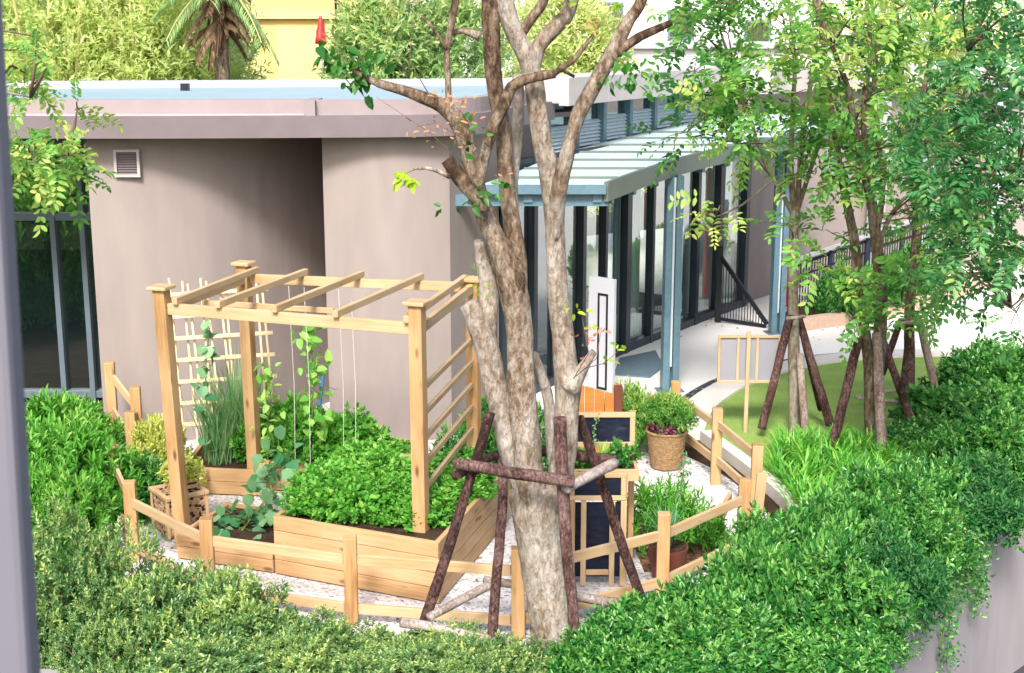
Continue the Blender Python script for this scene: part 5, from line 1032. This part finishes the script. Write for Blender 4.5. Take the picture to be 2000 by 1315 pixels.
# ------------------------------------------------------------------ beyond the roof: bamboo, trees, palm, buildings
def far_tree(name, lb, x, y, h, rx, ry, mt, seed, ns=1500, L=.17, W=.05, grp=None, n=8, ln=.4, z0=.35, culm=None, tip=.35, nb=22, br=.34):
    rg = np.random.default_rng(seed); t = thing(name, lb, 'tree', (x, y, -1.5), grp); zc_ = h * z0; rz_ = h - zc_
    P, D, T = bush_pts(rg, rx, ry, rz_, nb, ns, br=br, fill=.3, tipy=tip); lo = rg.random(len(P)) < .5; P[:, 2] = np.where(lo & (P[:, 2] < rz_ * .35), -P[:, 2] * .9, P[:, 2])
    D[:, 2] -= .25; lv = sprigs(rg, P + np.array([[x, y, -1.5 + zc_]]), D, T, n, ln, L, W, 1.); leaf_obj('crown', lv, mt, t, shape=FOUR)
    m = MB(); m.tint = .2
    for k in range(7 if culm else 1):
        a = rg.uniform(0, 6.28); q = (.5 if culm else 0) * rg.random(); x_, y_ = x + math.cos(a) * q, y + math.sin(a) * q
        m.tube([(x_, y_, -1.5), (x_ + rg.normal(0, .15), y_, -1.5 + h * .4), (x_ + math.cos(a) * rx * .5 * (1 if culm else .2), y_ + math.sin(a) * ry * .4, -1.5 + h * .85)], [.05, .045, .02] if culm else [.16, .12, .04], 8, step=.4, wob=.05, seed=seed + k)
    m.build('trunk', culm or BARK2, t, smooth=True); return t
gb = 'bamboo clumps behind the flat roof'
far_tree('bamboo', 'yellow green bamboo clump behind the left end of the roof', at(70, 100, 25).x, 25, 8.3, 1.9, 1.5, L_BAMB, 71, grp=gb, culm=CULM)
far_tree('bamboo', 'pale yellow bamboo clump second from the left behind the roof', at(190, 100, 26).x, 26, 8.6, 1.8, 1.5, L_BAMB, 72, grp=gb, culm=CULM)
far_tree('bamboo', 'pale yellow bamboo clump left of the palm', at(310, 100, 25.5).x, 25.5, 8.4, 1.7, 1.4, L_BAMB, 73, grp=gb, culm=CULM)
far_tree('bamboo', 'greener bamboo clump directly behind the palm trunk', at(375, 110, 28).x, 28, 8.2, 1.3, 1.5, L_BACK, 74, grp=gb, culm=CULM)
far_tree('bamboo', 'soft green bamboo clump behind the leftmost one', at(-30, 60, 27).x, 27, 9.2, 2.2, 1.6, L_BACK, 75, grp=gb, culm=CULM)
far_tree('background_tree', 'pale bushy tree below the yellow building', at(545, 150, 27).x, 27, 4.5, 1.4, 1.3, L_BACK, 76, z0=.45)
far_tree('background_tree', 'round bluish green tree left of the big tree stems', at(775, 90, 25).x, 25, 7.1, 1.15, 1.2, L_BACK, 77, ns=1900, z0=.5)
far_tree('background_tree', 'green tree close behind the big tree stems', at(880, 130, 26).x, 26, 6.7, 1.1, 1.1, L_BACK, 78, z0=.5)
far_tree('background_tree', 'dark green shrub tree below the red parasol', at(640, 150, 25).x, 25, 4.7, .9, 1., L_BACK, 79, ns=900, z0=.5)
far_tree('background_tree', 'yellow leafed tree right of the big stems', at(1130, 110, 28).x, 28, 7.0, 1.2, 1.1, L_BAMB, 80, z0=.5)
far_tree('background_tree', 'small yellow tree between the stems and the upper fascia', at(1040, 120, 30).x, 30, 7.0, .9, .9, L_BAMB, 81, ns=900, z0=.5)
far_tree('background_tree', 'pale green tree far behind the right crowns', at(1850, 80, 33).x, 33, 9.0, 3.2, 2., L_BAMB, 83, ns=2200)
# palm
PM = thing('palm_tree', 'palm with a shaggy brown skirt of dead fronds above the roof', 'palm', (at(420, 100, 24).x, 24, -1.5)); rp = np.random.default_rng(91)
top = at(428, -45, 24); m = MB(); m.tint = .35; m.tube([(top.x - .08, 24, -1.5), (top.x - .05, 24, 2), top], [.14, .12, .13], 12, step=.15, wob=.12, seed=9); m.build('trunk', BARK2, PM, smooth=True)
def frond(mbx, lv, base, az, L, el, droop, tint, dead=False):
    pts = []; d = V(math.cos(az), math.sin(az), 0)
    for k in range(9):
        t_ = k / 8; pts.append(base + d * (L * t_ * math.cos(el) * (1 - .25 * droop * t_)) + V(0, 0, L * (t_ * math.sin(el) - droop * t_ * t_ * .8)))
    mbx.tube(pts, [.022 * (1 - .8 * k / 8) + .004 for k in range(9)], 5)
    for k in range(1, 9):
        for j in range(4):
            p = pts[k - 1].lerp(pts[k], j / 4); tg = (pts[k] - pts[k - 1]).normalized(); sd_ = tg.cross(V(0, 0, 1)).normalized()
            for sg in (-1, 1): lv.append((p, tg * .7 + sd_ * sg * .8 + V(0, 0, -.45 - (.5 if dead else 0)), V(0, 0, 1) + V(*rp.normal(0, .2, 3)), L * .28 * (1.1 - .5 * k / 8), .032, tint + rp.normal(0, .08)))
gm, gl_, dm, dl = MB(), [], MB(), []
for k in range(16): frond(gm, gl_, top + V(0, 0, .1), k * 2.4, rp.uniform(1.6, 2.1), rp.uniform(.2, 1.2), rp.uniform(.5, .9), .4)
for k in range(7): frond(gm, gl_, top + V(0, 0, -.1), k * 2.4 + .7, rp.uniform(1.1, 1.5), rp.uniform(-.6, .0), rp.uniform(.5, .8), .3)
for k in range(34): frond(dm, dl, top + V(0, 0, -.1 - .022 * k), k * 2.4 + .3, rp.uniform(.4, .8), rp.uniform(-1.0, .3), rp.uniform(.4, .8), .45, True)
def asarr(l): return [(np.array([list(q[0]) for q in l]), np.array([list(q[1]) for q in l]), np.array([list(q[2]) for q in l]), np.array([q[3] for q in l]), np.array([q[4] for q in l]), np.array([q[5] for q in l]))]
gm.build('frond_rib', CULM, PM); leaf_obj('frond_leaflets', asarr(gl_), L_BACK, PM, shape=FOUR); dm.build('dead_frond_rib', TWIG, PM)
leaf_obj('dead_fronds', asarr(dl), leafmat('dead_frond', (.10, .055, .03), (.20, .115, .065), (.34, .22, .13), trans=.2), PM, shape=FOUR)
# yellow building with a red parasol
YB = thing('yellow_building', 'bright yellow building with cream bands behind the palm and trees', 'building', (at(590, 60, 44).x, 45, -1.5))
x0, x1 = at(465, 60, 44).x, at(760, 60, 44).x
MB().box(((x0 + x1) / 2, 48, 3.5), x1 - x0, 8, 10).build('wall', YELB, YB)
zb = at(560, 28, 44).z; MB().box(((x0 + x1) / 2, 43.95, zb), x1 - x0 + .1, .3, .28).build('cornice', CREAM, YB); MB().box(((x0 + x1) / 2 + .1, 43.98, zb - 1.2), x1 - x0 - 2.2, .12, 1.6).build('panel', CREAM, YB)
for k in range(3): w_ = MB().box((x0 + 1.2 + k * 1.5, 43.97, zb + 1.3), .8, .16, 1.2).build('window', CREAM, YB); MB().box((x0 + 1.2 + k * 1.5, 43.88, zb + 1.3), .66, .03, 1.05).build('pane', GLASSD, w_)
RPx = thing('parasol', 'folded red parasol in front of the yellow building', 'parasol', (at(627, 50, 38).x, 38, -1.5))
a, b = at(627, 75, 38), at(627, 30, 38); MB().tube([(a.x, 38, -1.5), (a.x, 38, b.z)], .03, 8).build('pole', GREYM, RPx); MB().tube([(a.x, 38, a.z - .15), (a.x, 38, a.z), (a.x, 38, (a.z + b.z) / 2), (a.x, 38, b.z)], [.17, .16, .10, .02], 10, step=.1, wob=.2, seed=4).build('canopy', REDM, RPx, smooth=True)
UP = thing('utility_pole', 'thin dark pole rising beside the yellow building', 'pole', (at(656, 20, 36).x, 36, -1.5)); MB().tube([(at(656, 20, 36).x, 36, -1.5), (at(656, 20, 36).x, 36, 9)], .035, 8).build('pole', BLACKM, UP); MB().box((at(656, 20, 36).x, 36, 8.2), .9, .06, .08).build('crossarm', BLACKM, UP)
# white building at the right
WB = thing('white_building', 'white building with blue framed windows behind the upper fascia', 'building', (5, 50, -1.5))
MB().box((at(1330, 50, 50).x + 6, 54, 4.5), 34, 8, 12).build('wall', WHITEB, WB)
for k, (px, py) in enumerate(((1192, 25), (1330, 40), (1480, 60), (1620, 60), (1740, 60), (1860, 60))):
    c = at(px, py + 8, 49.9); w_ = MB(); 
    for s_ in (-1, 1): w_.box((c.x + s_ * .42, 49.96, c.z), .08, .12, 1.0); w_.box((c.x, 49.96, c.z + s_ * .46), .76, .12, .08)
    f = w_.build('window', STEEL, WB); MB().box((c.x, 49.98, c.z), .76, .03, .84).build('pane', GLASSD, f)
MB().box((at(1330, 50, 50).x + 6, 49.9, at(1300, 88, 50).z), 34, .3, .25).build('string_course', GREYM, WB)

# a little leaf litter on the gravel, paving and roof
rq = np.random.default_rng(77); n = 260; P = []
while len(P) < n:
    x, y = rq.uniform(-3.8, 2.5), rq.uniform(9.8, 15.3)
    if inside(x, y, [(p.x, p.y) for p in GRAV]): P.append((x, y, .0))
for k in range(60): P.append((rq.uniform(2.2, 7), rq.uniform(20.2, 23.5) - .0, .008))
P = np.array(P); n = len(P); D = rdir(rq, n) * np.array([[1, 1, .12]]); N = np.array([[0, 0, 1.]]) + rq.normal(0, .25, (n, 3))
o = leaf_obj('leaf_litter', [(P, D, N, rq.uniform(.03, .07, n), rq.uniform(.014, .03, n), rq.uniform(.0, .9, n))], leafmat('fallen_leaf', (.10, .06, .03), (.26, .17, .07), (.30, .36, .10), trans=.1, var=.4), loc=(0, 0, 0), kind='stuff'); tag(o, 'scattered fallen leaves lying on the gravel and the paving', 'leaf litter')

for i, (x, y, h) in enumerate(((-9.2, 7.5, 6.5), (-11.5, 9.5, 7.5), (-8.2, 4.5, 6.))): far_tree('tree', ('nearest', 'tallest', 'smallest')[i] + ' garden tree beyond the left edge of the view, mirrored in the left glass', x, y, h, 1.5, 1.5, L_BACK, 300 + i, ns=900, z0=.25)

for i, (x, y, h) in enumerate(((-7.6, 11.4, 1.9), (-8.3, 9.8, 2.1), (-9.2, 11.6, 2.3))): bush('shrub', ('nearest', 'middle', 'farthest')[i] + ' tall green bush beyond the left edge of the view', 'shrub', (x, y, -.02), 1.0, 1.0, h, 'tall bushes beyond the left edge', 'longleaf', i % 2, L_HERB, rot=i)
